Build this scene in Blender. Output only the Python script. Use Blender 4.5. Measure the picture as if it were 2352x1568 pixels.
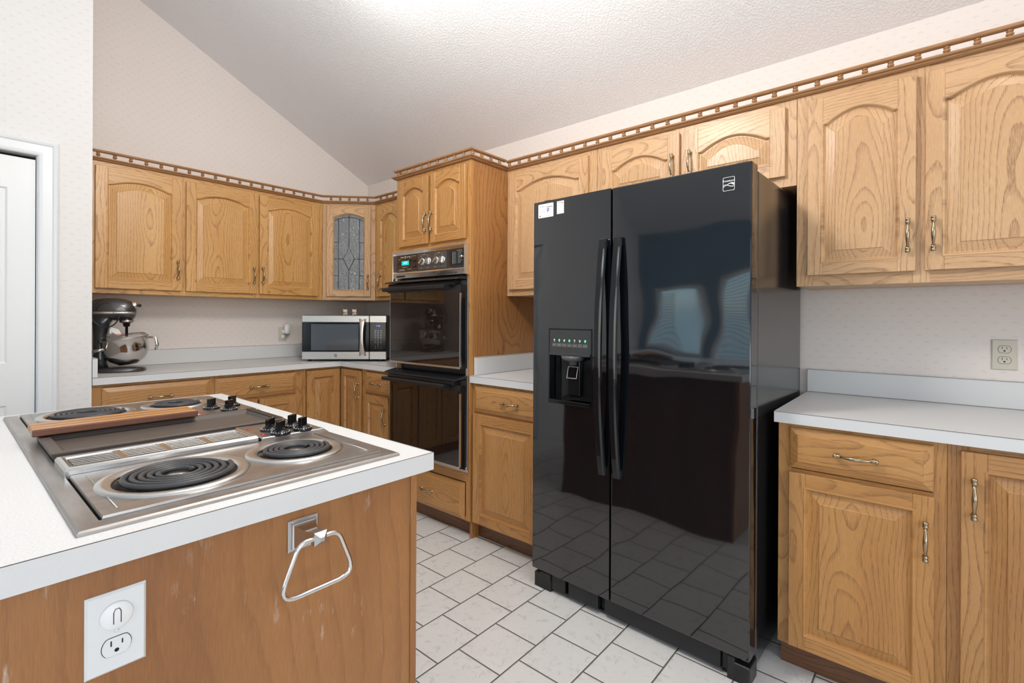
import bpy, bmesh, math, random
from mathutils import Vector, Matrix
random.seed(7)
C = bpy.context.scene.collection
SC = bpy.context.scene
PI = math.pi
for o in list(bpy.data.objects): bpy.data.objects.remove(o)

# ---------------------------------------------------------------- camera
FPX, SHY = 1124.57, -53.70
cam_d = bpy.data.cameras.new('camera'); cam = bpy.data.objects.new('camera', cam_d); C.objects.link(cam)
yaw, pitch, roll = 0.8638, -0.0012, 0.0049
fw = Vector((math.sin(yaw)*math.cos(pitch), math.cos(yaw)*math.cos(pitch), math.sin(pitch)))
rt = Vector((math.cos(yaw), -math.sin(yaw), 0)); up = rt.cross(fw)
r2 = rt*math.cos(roll)+up*math.sin(roll); u2 = -rt*math.sin(roll)+up*math.cos(roll)
M = Matrix((r2, u2, -fw)).transposed().to_4x4(); M.translation = Vector((-2.548, -3.9222, 1.2381))
cam.matrix_world = M
cam_d.sensor_width = 36; cam_d.lens = FPX*36/2352; cam_d.shift_y = SHY/2352*1.0
cam_d.clip_start = 0.02
SC.camera = cam
SC.view_settings.view_transform = 'Standard'; SC.view_settings.look = 'None'
SC.view_settings.gamma = 1; SC.view_settings.use_curve_mapping = False
SC.view_settings.exposure = 0.05

# ---------------------------------------------------------------- world and lights
W = bpy.data.worlds.new('world'); SC.world = W; W.use_nodes = True
bg = W.node_tree.nodes['Background']
sky = W.node_tree.nodes.new('ShaderNodeTexSky')
try:
    sky.sky_type = 'NISHITA'; sky.sun_elevation = math.radians(40); sky.sun_rotation = math.radians(200); sky.sun_disc = False
except Exception: pass
W.node_tree.links.new(sky.outputs[0], bg.inputs[0]); bg.inputs[1].default_value = 0.25

def area(name, loc, rot, sx, sy, e, col):
    d = bpy.data.lights.new(name, 'AREA'); d.shape = 'RECTANGLE'; d.size = sx; d.size_y = sy; d.energy = e; d.color = col
    o = bpy.data.objects.new(name, d); C.objects.link(o); o.location = loc; o.rotation_euler = rot; return o
R90 = PI/2
# patio daylight and an added high light behind the near (south) wall, pointing +Y
area('daylight_patio', (-3.0, -7.45, 1.25), (R90+.45, 0, 0), 2.9, 2.0, 46, (0.80, 0.90, 1.0))
area('added_gable_fill', (-2.6, -7.45, 2.75), (R90, 0, 0), 2.2, 0.6, 34, (0.84, 0.92, 1.0))  # added for high bounced light, enters by an unseen gable window
# daylight behind the two windows of the west wall, pointing +X
area('daylight_west', (-5.35, -1.12, 1.27), (0, -R90, 0), 0.9, 0.72, 3.0, (0.33, 0.72, 1.0))
area('daylight_west', (-5.35, -2.08, 1.27), (0, -R90, 0), 1.1, 0.92, 4.5, (0.33, 0.72, 1.0))
area('daylight_west', (-5.40, -4.6, 1.3), (0, -R90-.45, 0), 1.8, 2.2, 26, (0.86, 0.94, 1.0))

# ---------------------------------------------------------------- materials
def mat(name, col=(.8,.8,.8), rough=.5, metal=0., spec=.5, emit=None, es=1., coat=0., trans=0., ior=1.45, alpha=1.):
    m = bpy.data.materials.new(name); m.use_nodes = True
    b = m.node_tree.nodes['Principled BSDF']
    b.inputs['Base Color'].default_value = (*col, 1); b.inputs['Roughness'].default_value = rough
    b.inputs['Metallic'].default_value = metal; b.inputs['Specular IOR Level'].default_value = spec
    b.inputs['Coat Weight'].default_value = coat; b.inputs['Transmission Weight'].default_value = trans
    b.inputs['IOR'].default_value = ior; b.inputs['Alpha'].default_value = alpha
    if emit: b.inputs['Emission Color'].default_value = (*emit, 1); b.inputs['Emission Strength'].default_value = es
    return m
def nd(m, t, **kw):
    n = m.node_tree.nodes.new(t)
    for k, v in kw.items():
        if hasattr(n, k): setattr(n, k, v)
        else: n.inputs[k.replace('_', ' ')].default_value = v
    return n
def lk(m, a, b): m.node_tree.links.new(a, b)
def bsdf(m): return m.node_tree.nodes['Principled BSDF']
def math_(m, op, a, b=None, c=None):
    n = m.node_tree.nodes.new('ShaderNodeMath'); n.operation = op
    for i, v in enumerate((a, b, c)):
        if v is None: continue
        if isinstance(v, (int, float)): n.inputs[i].default_value = v
        else: lk(m, v, n.inputs[i])
    return n.outputs[0]
def mixc(m, f, a, b, mode='MIX'):
    n = m.node_tree.nodes.new('ShaderNodeMix'); n.data_type = 'RGBA'; n.blend_type = mode
    if isinstance(f, (int, float)): n.inputs[0].default_value = f
    else: lk(m, f, n.inputs[0])
    for i, v in ((6, a), (7, b)):
        if isinstance(v, tuple): n.inputs[i].default_value = (*v, 1)
        else: lk(m, v, n.inputs[i])
    return n.outputs[2]
def ramp(m, f, stops):
    n = m.node_tree.nodes.new('ShaderNodeValToRGB'); cr = n.color_ramp
    while len(cr.elements) < len(stops): cr.elements.new(.5)
    for e, (p, c) in zip(cr.elements, stops):
        e.position = p; e.color = (*c, 1) if isinstance(c, tuple) else (c, c, c, 1)
    lk(m, f, n.inputs[0]); return n.outputs[0]
def bump(m, h, strength, dist):
    n = m.node_tree.nodes.new('ShaderNodeBump'); n.inputs['Strength'].default_value = strength; n.inputs['Distance'].default_value = dist
    lk(m, h, n.inputs['Height']); lk(m, n.outputs[0], bsdf(m).inputs['Normal'])

def oak(name, light, mid, dark, ring=90., wob=.006, xs=1., rough=.36, poreamt=.75, ringamt=1.):
    """flat-sawn oak: attribute g = (across, depth, along)"""
    m = mat(name, mid, rough)
    at = nd(m, 'ShaderNodeAttribute'); at.attribute_name = 'g'
    sep = nd(m, 'ShaderNodeSeparateXYZ'); lk(m, at.outputs['Vector'], sep.inputs[0])
    X, Y, Z = sep.outputs
    def comb(a, b, c):
        n = nd(m, 'ShaderNodeCombineXYZ')
        for i, v in enumerate((a, b, c)): 
            if isinstance(v, (int, float)): n.inputs[i].default_value = v
            else: lk(m, v, n.inputs[i])
        return n.outputs[0]
    n1 = nd(m, 'ShaderNodeTexNoise', Scale=1.0, Detail=2.0, Roughness=.5); lk(m, comb(math_(m,'MULTIPLY',X,2.5), math_(m,'MULTIPLY',Y,2.5), math_(m,'MULTIPLY',Z,1.3)), n1.inputs['Vector'])
    n2 = nd(m, 'ShaderNodeTexNoise', Scale=1.0, Detail=3.0, Roughness=.6); lk(m, comb(math_(m,'MULTIPLY',X,30.), math_(m,'MULTIPLY',Y,30.), math_(m,'MULTIPLY',Z,5.)), n2.inputs['Vector'])
    d = math_(m, 'ADD', math_(m,'ADD', Y, .07), math_(m,'MULTIPLY', math_(m,'SUBTRACT', n1.outputs[0], .5), .19))
    r = math_(m, 'SQRT', math_(m,'ADD', math_(m,'MULTIPLY',math_(m,'MULTIPLY',X,X),xs*xs), math_(m,'MULTIPLY', d, d)))
    r = math_(m, 'ADD', r, math_(m,'MULTIPLY', n2.outputs[0], wob))
    ph = math_(m, 'FRACT', math_(m,'MULTIPLY', r, ring))
    line = ramp(m, ph, [(0., 0.), (.66, .08), (.87, .7), (.94, 1.), (1., 0.)])
    # pores: fine streaks along the grain
    n3 = nd(m, 'ShaderNodeTexNoise', Scale=1.0, Detail=2.0, Roughness=.6); lk(m, comb(math_(m,'MULTIPLY',X,650.), math_(m,'MULTIPLY',Y,650.), math_(m,'MULTIPLY',Z,34.)), n3.inputs['Vector'])
    pores = ramp(m, n3.outputs[0], [(.42, 1.), (.60, 0.)])
    pl = math_(m, 'MULTIPLY', line, math_(m,'ADD', math_(m,'MULTIPLY', pores, poreamt), 1.-poreamt))
    n4 = nd(m, 'ShaderNodeTexNoise', Scale=1.0, Detail=2.0); lk(m, comb(math_(m,'MULTIPLY',X,7.), math_(m,'MULTIPLY',Y,7.), math_(m,'MULTIPLY',Z,1.2)), n4.inputs['Vector'])
    base = mixc(m, ramp(m, n4.outputs[0], [(.3, 0.), (.7, 1.)]), light, mid)
    fine = ramp(m, n3.outputs[0], [(.35, .86), (.65, 1.06)])
    base = mixc(m, .8, base, fine, 'MULTIPLY')
    col = mixc(m, math_(m,'MULTIPLY', pl, ringamt), base, dark)
    lk(m, col, bsdf(m).inputs['Base Color'])
    bump(m, math_(m,'MULTIPLY', pl, -1.), .12, .002)
    bsdf(m).inputs['Coat Weight'].default_value = .15; bsdf(m).inputs['Coat Roughness'].default_value = .3
    return m
OAKP = oak('pale_oak', (.65,.405,.215), (.57,.335,.165), (.30,.155,.075))
OAKG = oak('golden_oak', (.66,.375,.14), (.56,.29,.09), (.25,.105,.03))
OAKO = oak('amber_oak', (.50,.26,.095), (.40,.19,.06), (.20,.075,.02))
OAKT = oak('honey_oak', (.54,.275,.09), (.45,.205,.058), (.25,.11,.035))
OAKV = oak('oak_veneer', (.43,.20,.065), (.36,.155,.045), (.20,.07,.02), ring=95., wob=.010, xs=.45, poreamt=.5, ringamt=1.)
OAKI = oak('island_plywood', (.38,.17,.056), (.28,.115,.038), (.19,.075,.025), ring=30., wob=.02, rough=.42, poreamt=.3, ringamt=.4)
OAKM = oak('moulding_oak', (.43,.23,.105), (.36,.18,.075), (.20,.085,.03))
OAKD = oak('dark_toe_and_shaded_side', (.20,.09,.04), (.15,.06,.025), (.08,.03,.012))

# worn whitish scuffs on the island plywood
def scuffs():
    m = OAKI; tc = nd(m, 'ShaderNodeTexCoord')
    mp = nd(m, 'ShaderNodeMapping'); mp.inputs['Scale'].default_value = (60, 60, 14); lk(m, tc.outputs['Object'], mp.inputs[0])
    n = nd(m, 'ShaderNodeTexNoise', Scale=1.0, Detail=4.0, Roughness=.65); lk(m, mp.outputs[0], n.inputs['Vector'])
    n2 = nd(m, 'ShaderNodeTexNoise', Scale=7.0, Detail=1.0); lk(m, tc.outputs['Object'], n2.inputs['Vector'])
    f = math_(m, 'MULTIPLY', ramp(m, n.outputs[0], [(.60, 0.), (.74, .7)]), ramp(m, n2.outputs[0], [(.52, 0.), (.70, 1.)]))
    old = bsdf(m).inputs['Base Color'].links[0].from_socket
    lk(m, mixc(m, f, old, (.62,.50,.42)), bsdf(m).inputs['Base Color'])
scuffs()

def wallpaper(name, base, ax):
    m = mat(name, base, .6, spec=.3)
    g = nd(m, 'ShaderNodeNewGeometry'); s = nd(m, 'ShaderNodeSeparateXYZ'); lk(m, g.outputs['Position'], s.inputs[0])
    U = s.outputs[ax]; V = s.outputs[2]
    v = math_(m, 'DIVIDE', math_(m,'ADD', V, 10-.010), .0263)
    row = math_(m, 'FLOOR', v); vf = math_(m, 'SUBTRACT', math_(m,'FRACT', v), .5)
    off = math_(m, 'MULTIPLY', math_(m,'MODULO', row, 2.), .5)
    u = math_(m, 'ADD', math_(m,'DIVIDE', math_(m,'ADD', U, 20), .0538), off)
    uf = math_(m, 'SUBTRACT', math_(m,'FRACT', u), .5)
    uu = math_(m, 'MULTIPLY', uf, .0538); vv = math_(m, 'MULTIPLY', vf, .0263)
    # a small dome-like mark with a line under it
    un_ = math_(m, 'DIVIDE', uu, .0085); arc = math_(m,'SUBTRACT', vv, math_(m,'MULTIPLY', math_(m,'SUBTRACT', 1., math_(m,'MULTIPLY', un_, un_)), .0038))
    in_u = math_(m, 'LESS_THAN', math_(m,'ABSOLUTE', un_), 1.)
    a1 = math_(m, 'LESS_THAN', math_(m,'ABSOLUTE', math_(m,'ADD', arc, 0.)), .0011)
    a2 = math_(m, 'LESS_THAN', math_(m,'ABSOLUTE', math_(m,'ADD', vv, .0012)), .0006)
    a3 = math_(m, 'MULTIPLY', math_(m,'LESS_THAN', arc, 0.), math_(m,'GREATER_THAN', vv, -.001))
    a2 = math_(m, 'MULTIPLY', a2, math_(m,'LESS_THAN', math_(m,'ABSOLUTE', uu), .0105))
    k = math_(m, 'MAXIMUM', math_(m,'MULTIPLY', math_(m,'MAXIMUM', math_(m,'MULTIPLY', a1, .8), math_(m,'MULTIPLY', a3, .2)), in_u), math_(m,'MULTIPLY', a2, .8))
    nz = nd(m, 'ShaderNodeTexNoise', Scale=300.0, Detail=1.0)
    k = math_(m, 'MULTIPLY', k, ramp(m, nz.outputs[0], [(.35, .3), (.6, 1.)]))
    mark = (base[0]*.70, base[1]*.64, base[2]*.62)
    # faint vertical lines and paper seams
    st = math_(m, 'MULTIPLY', math_(m,'SINE', math_(m,'MULTIPLY', U, 2*PI/.0135)), .012)
    seam = math_(m, 'LESS_THAN', math_(m,'FRACT', math_(m,'DIVIDE', math_(m,'ADD', U, 20.03), .52)), .0022)
    col = mixc(m, math_(m,'MULTIPLY', k, .5), base, mark)
    col = mixc(m, math_(m,'ADD', math_(m,'MULTIPLY', seam, .10), math_(m,'MAXIMUM', st, 0.)), col, (.5,.42,.38))
    lk(m, col, bsdf(m).inputs['Base Color'])
    n = nd(m, 'ShaderNodeTexNoise', Scale=160.0, Detail=2.0); bump(m, n.outputs[0], .06, .002)
    return m
WPX = wallpaper('wallpaper_small_marks', (.79,.72,.68), 0)
WPY = wallpaper('wallpaper_small_marks_side', (.79,.72,.68), 1)
WPL = wallpaper('wallpaper_white', (.77,.75,.735), 0)

CEIL = mat('textured_ceiling_paint', (.87,.87,.885), .38, spec=.45)
g = nd(CEIL, 'ShaderNodeNewGeometry')
n = nd(CEIL, 'ShaderNodeTexNoise', Scale=105.0, Detail=3.0, Roughness=.55); lk(CEIL, g.outputs['Position'], n.inputs['Vector'])
bump(CEIL, ramp(CEIL, n.outputs[0], [(.42, 0.), (.58, 1.)]), .38, .005)

TILE = mat('grey_marbled_floor_tile', (.7,.69,.67), .22)
g = nd(TILE, 'ShaderNodeNewGeometry'); s = nd(TILE, 'ShaderNodeSeparateXYZ'); lk(TILE, g.outputs['Position'], s.inputs[0])
v = math_(TILE, 'DIVIDE', math_(TILE,'ADD', s.outputs[1], 2.589+20*.2065), .2065); row = math_(TILE,'FLOOR', v)
u = math_(TILE, 'DIVIDE', math_(TILE,'ADD', math_(TILE,'ADD', s.outputs[0], .978+40*.2045), math_(TILE,'MULTIPLY', math_(TILE,'MODULO', row, 2.), .10225)), .2045)
fu = math_(TILE,'FRACT', u); fv = math_(TILE,'FRACT', v)
eu = math_(TILE,'MINIMUM', fu, math_(TILE,'SUBTRACT', 1., fu)); ev = math_(TILE,'MINIMUM', fv, math_(TILE,'SUBTRACT', 1., fv))
e = math_(TILE,'MINIMUM', eu, ev)
gr = ramp(TILE, e, [(.010, 1.), (.016, 0.)])
n = nd(TILE, 'ShaderNodeTexNoise', Scale=26.0, Detail=5.0, Roughness=.7, Distortion=.8); lk(TILE, g.outputs['Position'], n.inputs['Vector'])
n2 = nd(TILE, 'ShaderNodeTexNoise', Scale=5.0, Detail=2.0); lk(TILE, g.outputs['Position'], n2.inputs['Vector'])
tc = mixc(TILE, ramp(TILE, n.outputs[0], [(.30, 1.), (.46, 0.)]), (.74,.72,.69), (.56,.545,.53))
tc = mixc(TILE, math_(TILE,'MULTIPLY', n2.outputs[0], .25), tc, (.58,.57,.56))
lk(TILE, mixc(TILE, gr, tc, (.10,.085,.075)), bsdf(TILE).inputs['Base Color'])
lk(TILE, math_(TILE,'ADD', math_(TILE,'MULTIPLY', gr, .5), .25), bsdf(TILE).inputs['Roughness'])
bump(TILE, ramp(TILE, e, [(.010, 0.), (.026, 1.)]), .5, .003)

LAM = mat('white_laminate', (.63,.635,.645), .35); SEAM = mat('dark_seam', (.10,.085,.08), .6)
n = nd(LAM, 'ShaderNodeTexNoise', Scale=420.0, Detail=1.0); lk(LAM, mixc(LAM, ramp(LAM, n.outputs[0], [(.40,0.),(.62,1.)]), (.71,.708,.705), (.64,.638,.636)), bsdf(LAM).inputs['Base Color'])
WHITE = mat('white_trim_paint', (.77,.785,.80), .35)
DOORW = mat('white_door_paint', (.79,.80,.80), .38)
n = nd(DOORW, 'ShaderNodeTexWave', Scale=20.0, Distortion=3.0, Detail=2.0); bump(DOORW, n.outputs[0], .05, .002)
BLUEW = mat('blue_wall_paint', (.22,.34,.43), .6)
DARK = mat('dark_void', (.012,.012,.014), .8)
def brushed(name, col, rough, sx, sy, sz, amt=.12):
    m = mat(name, col, rough, 1.)
    t = nd(m, 'ShaderNodeTexCoord'); mp = nd(m, 'ShaderNodeMapping'); mp.inputs['Scale'].default_value = (sx, sy, sz)
    lk(m, t.outputs['Object'], mp.inputs[0]); n = nd(m, 'ShaderNodeTexNoise', Scale=1.0, Detail=3.0); lk(m, mp.outputs[0], n.inputs['Vector'])
    lk(m, math_(m,'ADD', math_(m,'MULTIPLY', n.outputs[0], amt*2), rough-amt), bsdf(m).inputs['Roughness'])
    bump(m, n.outputs[0], .05, .001); return m
STEEL = brushed('brushed_steel', (.70,.645,.60), .33, 8, 400, 400)
STEELB = brushed('worn_cooktop_steel', (.45,.43,.41), .34, 300, 300, 100, .06)
n = nd(STEELB, 'ShaderNodeTexNoise', Scale=9.0, Detail=4.0); lk(STEELB, mixc(STEELB, ramp(STEELB, n.outputs[0], [(.35,0.),(.7,1.)]), (.46,.44,.425), (.34,.31,.285)), bsdf(STEELB).inputs['Base Color'])
CHROME = mat('chrome', (.78,.77,.76), .10, 1.)
SLATM = mat('dull_grille_slat', (.30,.285,.27), .4, .8)
RINGM = mat('satin_trim_ring', (.60,.60,.59), .30, 1.)
CHROMEW = mat('worn_chrome', (.60,.585,.57), .22, 1.)
BRASS = mat('antique_brass', (.50,.40,.26), .24, 1.)
n = nd(BRASS, 'ShaderNodeTexNoise', Scale=160.0, Detail=3.0); lk(BRASS, mixc(BRASS, ramp(BRASS, n.outputs[0], [(.42,0.),(.62,1.)]), (.56,.45,.31), (.20,.15,.09)), bsdf(BRASS).inputs['Base Color'])
BLK = mat('gloss_black_enamel', (.004,.005,.007), .045, ior=1.85)
t = nd(BLK, 'ShaderNodeTexCoord'); n = nd(BLK, 'ShaderNodeTexNoise', Scale=5.5, Detail=.0); lk(BLK, t.outputs['Object'], n.inputs['Vector'])
n3 = nd(BLK, 'ShaderNodeTexNoise', Scale=260.0, Detail=1.0); lk(BLK, t.outputs['Object'], n3.inputs['Vector'])
bump(BLK, n.outputs[0], .32, .008)
BLKS = mat('textured_black_side', (.012,.012,.013), .16, ior=1.9)
n = nd(BLKS, 'ShaderNodeTexNoise', Scale=380.0, Detail=1.0); t = nd(BLKS, 'ShaderNodeTexCoord'); lk(BLKS, t.outputs['Object'], n.inputs['Vector']); bump(BLKS, n.outputs[0], .12, .001)
BPL = mat('black_plastic', (.014,.014,.015), .32)
BPG = mat('gloss_black_plastic', (.008,.008,.009), .10)
GLASSB = mat('smoked_oven_glass', (.014,.009,.007), .03, ior=1.7)
BROWN = mat('brown_control_panel', (.045,.026,.018), .25)
BROWN2 = mat('grey_brown_panel', (.075,.065,.06), .25)
PRINT = mat('printed_lettering', (.62,.60,.56), .5)
WPRINT = mat('white_lettering', (.85,.85,.85), .5)
GOLDP = mat('gold_lettering', (.55,.38,.18), .5)
CYAN = mat('cyan_display', (0,.05,.05), .3, emit=(0.0,.62,.58), es=1.1)
CYANL = mat('cyan_digits', (0,.1,.1), .3, emit=(.45,1.,.95), es=1.2)
BLUED = mat('blue_digits', (0,0,.1), .3, emit=(.12,.25,1.), es=2.2)
GREEND = mat('green_led', (0,.2,.05), .3, emit=(.1,.9,.35), es=1.5)
IRON = mat('cast_griddle', (.085,.067,.056), .48)
COIL = mat('burner_coil', (.045,.045,.048), .45)
BOWL = mat('burnt_drip_bowl', (.035,.022,.014), .45, metal=.5)
n = nd(BOWL, 'ShaderNodeTexNoise', Scale=70.0, Detail=3.0); lk(BOWL, mixc(BOWL, ramp(BOWL, n.outputs[0], [(.55,0.),(.66,1.)]), (.02,.014,.010), (.14,.08,.04)), bsdf(BOWL).inputs['Base Color'])
RED = mat('red_lamp', (.35,.02,.015), .2)
IVORY = mat('almond_plastic', (.60,.55,.46), .35)
WPL2 = mat('white_plastic', (.82,.82,.82), .3)
GPL = mat('white_matte_plate', (.72,.73,.735), .35)
PEWTER = mat('pewter_mixer_paint', (.085,.083,.082), .26, metal=.7, coat=.4)
SILV = mat('polished_steel_bowl', (.66,.63,.60), .13, 1.)
CLEAR = mat('clear_plastic', (.95,.95,.95), .05, trans=1., ior=1.3)
CERAM = mat('glazed_ceramic', (.68,.62,.54), .2)
n = nd(CERAM, 'ShaderNodeTexNoise', Scale=120.0, Detail=2.0); t = nd(CERAM, 'ShaderNodeTexCoord'); lk(CERAM, t.outputs['Object'], n.inputs['Vector']); lk(CERAM, mixc(CERAM, ramp(CERAM, n.outputs[0], [(.52,0.),(.62,1.)]), (.70,.64,.56), (.36,.27,.19)), bsdf(CERAM).inputs['Base Color'])
EARC = mat('tan_ear_glaze', (.50,.28,.15), .3)
PAPER = mat('white_sticker', (.82,.82,.82), .5); BLUE = mat('blue_print', (.05,.12,.40), .5); REDP = mat('red_print', (.75,.22,.18), .5); GRNP = mat('green_print', (.25,.45,.25), .5)
LEAD = mat('lead_came', (.08,.08,.085), .4, metal=.6)
LGLASS = mat('textured_leaded_glass', (.17,.175,.18), .14, ior=1.9)
n = nd(LGLASS, 'ShaderNodeTexNoise', Scale=30.0, Detail=3.0, Distortion=1.5); t = nd(LGLASS, 'ShaderNodeTexCoord'); lk(LGLASS, t.outputs['Object'], n.inputs['Vector']); bump(LGLASS, n.outputs[0], .55, .01)
MGLASS = mat('microwave_window', (.07,.075,.085), .07, ior=1.8)
# window pane that lets daylight straight through
PANE = bpy.data.materials.new('window_glass'); PANE.use_nodes = True
nt = PANE.node_tree; nt.nodes.clear(); o_ = nt.nodes.new('ShaderNodeOutputMaterial'); mx = nt.nodes.new('ShaderNodeMixShader'); tr = nt.nodes.new('ShaderNodeBsdfTransparent'); gl = nt.nodes.new('ShaderNodeBsdfGlossy'); gl.inputs['Roughness'].default_value = .03
mx.inputs[0].default_value = .06; nt.links.new(tr.outputs[0], mx.inputs[1]); nt.links.new(gl.outputs[0], mx.inputs[2]); nt.links.new(mx.outputs[0], o_.inputs[0])
LAMPG = mat('added_lamp_glass', (.9,.88,.85), .4, emit=(1.,.94,.85), es=9.)
# striped hardwood board
BOARD = mat('striped_hardwood', (.3,.15,.07), .4)
t = nd(BOARD, 'ShaderNodeTexCoord'); s = nd(BOARD, 'ShaderNodeSeparateXYZ'); lk(BOARD, t.outputs['Object'], s.inputs[0])
mp = nd(BOARD, 'ShaderNodeMapping'); mp.inputs['Scale'].default_value = (12, 120, 120); lk(BOARD, t.outputs['Object'], mp.inputs[0])
n = nd(BOARD, 'ShaderNodeTexNoise', Scale=1.0, Detail=3.0); lk(BOARD, mp.outputs[0], n.inputs['Vector'])
yv = math_(BOARD,'ADD', s.outputs[1], math_(BOARD,'MULTIPLY', math_(BOARD,'SUBTRACT', n.outputs[0], .5), .006))
st = ramp(BOARD, math_(BOARD,'ADD', math_(BOARD,'MULTIPLY', yv, 8.), .5), [(0.,(.12,.045,.03)),(.10,(.12,.045,.03)),(.13,(.52,.27,.09)),(.30,(.50,.25,.08)),(.33,(.14,.055,.03)),(.38,(.14,.055,.03)),(.41,(.52,.27,.09)),(.55,(.50,.25,.08)),(.58,(.16,.06,.03)),(.64,(.16,.06,.03)),(.67,(.50,.24,.08)),(1.,(.44,.20,.07))])
lk(BOARD, mixc(BOARD, math_(BOARD,'MULTIPLY', n.outputs[0], .35), st, (.30,.13,.06)), bsdf(BOARD).inputs['Base Color'])

# ---------------------------------------------------------------- mesh helpers
class MB:
    def __init__(s): s.v=[]; s.f=[]; s.m=[]; s.g=[]; s.sm=[]
    def add(s, vs, fs, mi=0, gr='z', wide=None, smooth=False, X=None, flat=False):
        """gr = grain axis, wide = across axis"""
        b = len(s.v); ax = 'xyz'.index(gr)
        oth = [a for a in range(3) if a != ax]
        if wide is not None: w = 'xyz'.index(wide); dp = [a for a in oth if a != w][0]
        else: w, dp = oth
        cw = sum(v[w] for v in vs)/len(vs); cd = sum(v[dp] for v in vs)/len(vs)
        o = (random.uniform(-.07,.07), random.uniform(-.02,.03), random.uniform(0,60))
        for v in vs:
            s.g.append((.11,.0,v[ax]+o[2]) if flat else (v[w]-cw+o[0], v[dp]-cd+o[1], v[ax]+o[2]))
            s.v.append(tuple(X @ Vector(v)) if X is not None else tuple(v))
        for f in fs: s.f.append([b+i for i in f]); s.m.append(mi); s.sm.append(smooth)
    def box(s, x0,x1,y0,y1,z0,z1, mi=0, gr='z', wide=None, X=None):
        if x0>x1: x0,x1=x1,x0
        if y0>y1: y0,y1=y1,y0
        if z0>z1: z0,z1=z1,z0
        vs=[(x,y,z) for x in (x0,x1) for y in (y0,y1) for z in (z0,z1)]
        s.add(vs, [(0,1,3,2),(4,6,7,5),(0,4,5,1),(2,3,7,6),(0,2,6,4),(1,5,7,3)], mi, gr, wide, X=X)
    def prism(s, pts, axis, a0, a1, mi=0, gr='z', wide=None, X=None, caps=True, smooth=False):
        """polygon pts (2D in the two other axes, in xyz order) extruded along axis"""
        def P(p,a): 
            q=list(p); q.insert('xyz'.index(axis), a); return tuple(q)
        n=len(pts); vs=[P(p,a0) for p in pts]+[P(p,a1) for p in pts]
        fs=[(i,(i+1)%n,n+(i+1)%n,n+i) for i in range(n)]
        s.add(vs, fs+([tuple(range(n-1,-1,-1)), tuple(range(n,2*n))] if caps else []), mi, gr, wide, smooth, X)
    def lathe(s, prof, c=(0,0,0), axis='z', n=20, mi=0, smooth=True, X=None, gr='z'):
        ai='xyz'.index(axis); o=[a for a in range(3) if a!=ai]; vs=[]; fs=[]
        for (r,h) in prof:
            for k in range(n):
                a=2*PI*k/n; p=[0,0,0]; p[ai]=h; p[o[0]]=r*math.cos(a); p[o[1]]=r*math.sin(a); vs.append((p[0]+c[0],p[1]+c[1],p[2]+c[2]))
        for i in range(len(prof)-1):
            for k in range(n):
                k2=(k+1)%n; fs.append((i*n+k,i*n+k2,(i+1)*n+k2,(i+1)*n+k))
        if prof[0][0]>1e-6: fs.append(tuple(range(n-1,-1,-1)))
        if prof[-1][0]>1e-6: fs.append(tuple((len(prof)-1)*n+k for k in range(n)))
        s.add(vs,fs,mi,gr,smooth=smooth,X=X)
    def tube(s, pts, rad, n=8, mi=0, closed=False, X=None, smooth=True):
        pts=[Vector(p) for p in pts]; m=len(pts); rs=rad if isinstance(rad,(list,tuple)) else [rad]*m
        vs=[]; fs=[]; prev=None
        for i,p in enumerate(pts):
            a=pts[(i-1)%m] if (closed or i>0) else p; b=pts[(i+1)%m] if (closed or i<m-1) else p
            t=(b-a).normalized()
            if prev is None:
                ref=Vector((0,0,1)) if abs(t.z)<.9 else Vector((1,0,0)); u=t.cross(ref).normalized()
            else: u=(prev-t*prev.dot(t)).normalized()
            prev=u; w=t.cross(u)
            for k in range(n):
                an=2*PI*k/n; vs.append(tuple(p+(u*math.cos(an)+w*math.sin(an))*rs[i]))
        for i in range(m if closed else m-1):
            j=(i+1)%m
            for k in range(n): fs.append((i*n+k,i*n+(k+1)%n,j*n+(k+1)%n,j*n+k))
        if not closed: fs.append(tuple(range(n-1,-1,-1))); fs.append(tuple((m-1)*n+k for k in range(n)))
        s.add(vs,fs,mi,smooth=smooth,X=X)
    def rings(s, loops, mi=0, cap0=True, cap1=True, smooth=True, X=None, gr='z', wide=None, flat=False):
        n=len(loops[0]); vs=[p for l in loops for p in l]; fs=[]
        for i in range(len(loops)-1):
            for k in range(n):
                k2=(k+1)%n; fs.append((i*n+k,i*n+k2,(i+1)*n+k2,(i+1)*n+k))
        if cap0: fs.append(tuple(range(n-1,-1,-1)))
        if cap1: fs.append(tuple((len(loops)-1)*n+k for k in range(n)))
        s.add(vs,fs,mi,gr,wide,smooth,X,flat)
    def ball(s, c, r, n=14, mi=0, sx=1,sy=1,sz=1, X=None):
        prof=[(math.sin(PI*i/8)*r, -math.cos(PI*i/8)*r) for i in range(9)]
        Y=Matrix.Translation(c) @ Matrix.Diagonal((sx,sy,sz,1)); 
        if X is not None: Y = X @ Y
        s.lathe(prof,(0,0,0),'z',n,mi,True,Y)
    def sweep(s, prof, path, N, mi=0, closed=False, wood=True):
        """planar path; prof = (out, up); out = left of travel when N is up; mitred"""
        N=Vector(N); pts=[Vector(p) for p in path]; m=len(pts)
        segs=[(i,(i+1)%m) for i in range(m if closed else m-1)]
        dirs=[(pts[b]-pts[a]).normalized() for a,b in segs]
        def off(i):
            if closed: d0,d1=dirs[i-1],dirs[i]
            else: d0=dirs[max(i-1,0)]; d1=dirs[min(i,len(dirs)-1)]
            n0=N.cross(d0); n1=N.cross(d1); b=(n0+n1); b.normalize(); return b/ max(b.dot(n0),.2)
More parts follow.
